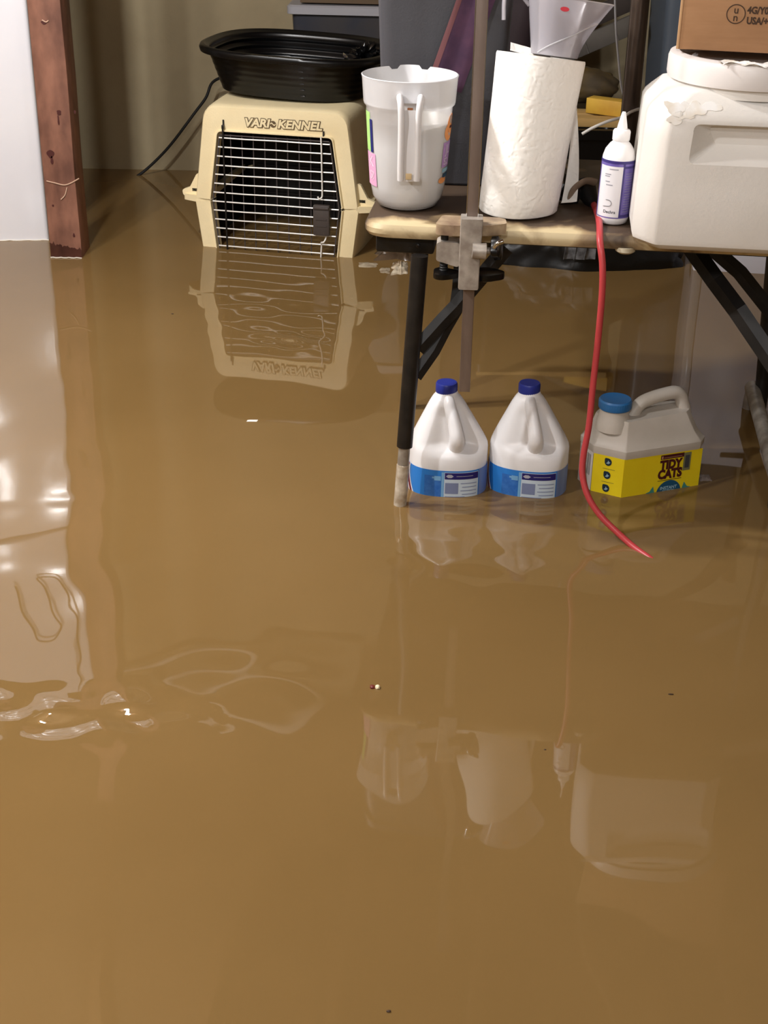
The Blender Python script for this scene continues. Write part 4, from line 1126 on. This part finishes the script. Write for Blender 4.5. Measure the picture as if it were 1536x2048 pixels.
# explicit faces: left side, chamfer, front
c = .045
def face_fn(kind, dr=0):
    if kind == 'front': o_, d_, nn = Vector((0.0, .003)), Vector((1, 0)), Vector((0, -1))
    elif kind == 'chamfer':
        A = Vector((-c+.003, c*1.15)); Bp = Vector((.0012, .003)); d_ = (Bp-A).normalized(); o_ = A; nn = Vector((d_.y, -d_.x))
    else: o_, d_, nn = Vector((-c+.003, .108)), Vector((0, -1)), Vector((-1, 0))
    def f(x, y, h=0):
        p = o_+d_*x+nn*(dr+h); return Vector((p.x, p.y, y))
    return f
CLn = (Vector((-c+.003, c*1.15))-Vector((.0012, .003))).length
LT = zt-.016
bm = new_bm()
patch(bm, face_fn('front', .0012), -.0005, JL-.001, .02, LT, 6, 2); patch(bm, face_fn('chamfer', .0012), -.0005, CLn+.0005, .02, LT, 4, 2)
lab = obj('label', bm, m_jy, J, 0, recalc=False)
bm = new_bm(); patch(bm, face_fn('left', .0012), .0, .055, .02, LT, 4, 2); obj('barcode_panel', bm, mat('panel_white', (226, 220, 216), .4), lab, 0, recalc=False)
bm = new_bm()
for i in range(8): patch(bm, face_fn('left', .0018), .008+i*.005, .010+i*.005+.001*(i % 2), zW+.03, LT-.008, 1, 1)
obj('barcode', bm, mat('panel_print', (150, 146, 144), .5), lab, 0, recalc=False)
ff = face_fn('front', .0018); ff2 = face_fn('front', .0023); fc = face_fn('chamfer', .0018)
m_mar = mat('label_maroon', (74, 18, 26), .4)
bm = new_bm()
TX = .108
text_bm(bm, 'TIDY', .0265, lambda x, y, h: ff(x+TX, y+zW+.058), bold=.0017, xscale=.84)
text_bm(bm, 'CATS', .027, lambda x, y, h: ff(x+TX, y+zW+.037), bold=.0017, xscale=.84)
patch(bm, ff, TX-.027, TX+.028, zW+.0235, zW+.0248, 2, 1)
patch(bm, ff, TX-.025, TX+.029, zW+.0715, zW+.081, 2, 1)
o = obj('label_lettering', bm, m_mar, lab, 0, recalc=False); o['label'] = 'maroon TIDY CATS lettering'
bm = new_bm(); patch(bm, ff2, TX-.018, TX+.024, zW+.0745, zW+.0753, 2, 1); patch(bm, ff2, TX-.023, TX-.020, zW+.073, zW+.079, 1, 1)
obj('label_print', bm, mat('label_pink', (206, 150, 120), .4), lab, 0, recalc=False)
m_teal = mat('label_teal', (24, 84, 118), .4)
bm = new_bm()
bm.faces.new([bm.verts.new(ff(TX+.001+.029*math.cos(q*PI/20), zW-.007+.030*math.sin(q*PI/20))) for q in range(40)])
o = obj('label_disc', bm, m_teal, lab, 0, recalc=False)
bm = new_bm()
text_bm(bm, 'INSTANT', .0095, lambda x, y, h: ff2(x+TX, y+zW+.0065), bold=.0002); text_bm(bm, 'ACTION', .0075, lambda x, y, h: ff2(x+TX, y+zW-.0005), bold=.0001)
obj('label_lettering', bm, mat('label_paleblue', (170, 206, 222), .4), lab, 0, recalc=False)
bm = new_bm()
for sx in (-1, 1):
    bm = new_bm()
    q = [(TX+sx*.036, zW+.014), (TX+sx*.044, zW+.003), (TX+sx*.052, zW+.001), (TX+sx*.040, zW-.006), (TX+sx*.031, zW-.004)]
    vv = [bm.verts.new(ff(*p)) for p in (q if sx < 0 else q[::-1])]; bm.faces.new(vv)
    obj('label_leaf', bm, mat('leaf_teal', (66, 140, 130), .5), lab, 0, recalc=False)
bm = new_bm(); patch(bm, ff, JL-.044, JL-.027, zW+.040, zW+.080, 1, 1); obj('label_seal', bm, mat('seal_grey', (120, 120, 84), .5), lab, 0, recalc=False)
bm = new_bm(); patch(bm, ff2, JL-.0405, JL-.0305, zW+.046, zW+.074, 1, 1); obj('label_print', bm, mat('seal_dark', (64, 66, 70), .5), lab, 0, recalc=False)
bm = new_bm()
for k, zc in enumerate((.071, .042, .013)):
    pts = []
    for q in range(24):
        a = 2*PI*q/24; r_ = .0083
        x = r_*math.cos(a); y = r_*math.sin(a)
        if 1.6 < a < 3.1: x *= 1.0+.25*math.exp(-((a-2.4)/.35)**2); y *= 1.0+.35*math.exp(-((a-2.4)/.35)**2)
        pts.append((CLn*.48+x*.9, zW+zc+y))
    bm.faces.new([bm.verts.new(fc(*p)) for p in pts])
    patch(bm, fc, CLn*.32, CLn*.72, zW+zc-.0155, zW+zc-.0148, 1, 1) if k < 2 else None
obj('label_icon', bm, mat('icon_dark', (22, 46, 62), .4), lab, 0, recalc=False)
bm = new_bm(); fc2 = face_fn('chamfer', .0023)
for zc in (.071, .042, .013):
    bm.faces.new([bm.verts.new(fc2(CLn*.48+x, zW+zc+y)) for x, y in ((-.004, -.003), (.001, -.004), (.005, .0), (.002, .001), (.0, .004), (-.001, .0))])
obj('icon_print', bm, mat('icon_pale', (150, 180, 196), .4), lab, 0, recalc=False)

# ================================================================== FLOATING BITS
m_film = mat('floating_film', (150, 134, 112), .25, var=(206, 194, 170), vscale=30)
def rag(name, c, sx, sy, h, seed, m, label, cat, n=10):
    bm = new_bm()
    def f(u, v):
        x = (u-.5)*2; y = (v-.5)*2
        k = 1+.35*noise.noise(Vector((math.atan2(y, x)*1.5, seed, 0)))
        d = max(0, 1-max(abs(x), abs(y))**2)
        return Vector((c[0]+x*sx*k, c[1]+y*sy*k, -.0005+h*d*(.4+.9*abs(noise.noise(Vector((x*3, y*3, seed)))))))
    sheet(bm, f, n, n)
    return tag(obj(name, bm, m, smooth=30), label, cat)
p = atz(735, 530); rag('plastic_film', (p.x, p.y, 0), .030, .028, .006, 1, m_film, 'pale scrap of floating foam just right of the kennel', 'debris')
p = atz(765, 520); rag('plastic_bag', (p.x+.045, p.y+.06, 0), .062, .06, .055, 3, mat('grimy_bag', (66, 52, 38), .2, var=(92, 76, 60), vscale=12), 'grimy brown plastic bag floating behind the front table leg', 'bag', 16)
p = atz(770, 541); rag('foam_scrap', (p.x, p.y, 0), .016, .03, .006, 5, m_film, 'small pointed foam scrap floating before the grimy bag', 'debris')
p = atz(800, 537); rag('plastic_scrap', (p.x, p.y, 0), .024, .06, .022, 7, mat('white_film', (226, 214, 190), .2, var=(140, 118, 92), vscale=30), 'crinkled whitish plastic scrap floating behind the front table leg', 'debris', 14)
p = atz(1410, 956); rag('foam_blob', (p.x, p.y, 0), .013, .016, .008, 9, mat('pale_blob', (150, 138, 132), .5), 'pale blob floating right of the cat litter jug', 'debris')
p = atz(505, 841); rag('white_sliver', (p.x, p.y, 0), .013, .006, .004, 15, mat('sliver_white', (244, 240, 232), .2), 'tiny white sliver on the open water in front of the kennel', 'debris', 6)  # small raised white patch on the water surface
p = atz(745, 1375); bm = new_bm(); crumple(bm, (p.x, p.y, .001), (.0052, .005, .003), 3, 2, .3); o = tag(obj('red_fleck', bm, mat('fleck_red', (110, 36, 24), .5)), 'tiny dark red fleck floating in the open water', 'debris')
p = atz(755, 1376); bm = new_bm(); crumple(bm, (p.x, p.y, .002), (.0046, .0045, .0035), 6, 2, .3); o = tag(obj('cream_fleck', bm, mat('fleck_cream', (250, 240, 205), .4)), 'tiny cream fleck floating beside the dark red fleck', 'debris')
for i, (x, y, wq, lb__) in enumerate([(1342, 1389, .005, 'dark speck floating below the red cord at the right'), (777, 2023, .003, 'dark speck floating near the bottom of the photo'), (1090, 1500, .002, 'dark speck floating low in the middle of the water'), (345, 628, .004, 'dark speck floating in front of the kennel at the left')]):
    p = atz(x, y); bm = new_bm(); crumple(bm, (p.x, p.y, .0006), (wq, .0016, .001), i, 2, .3)
    tag(obj('floating_speck', bm, mat('speck', (60, 40, 24), .6)), lb__, 'debris', 'specks floating on the water')
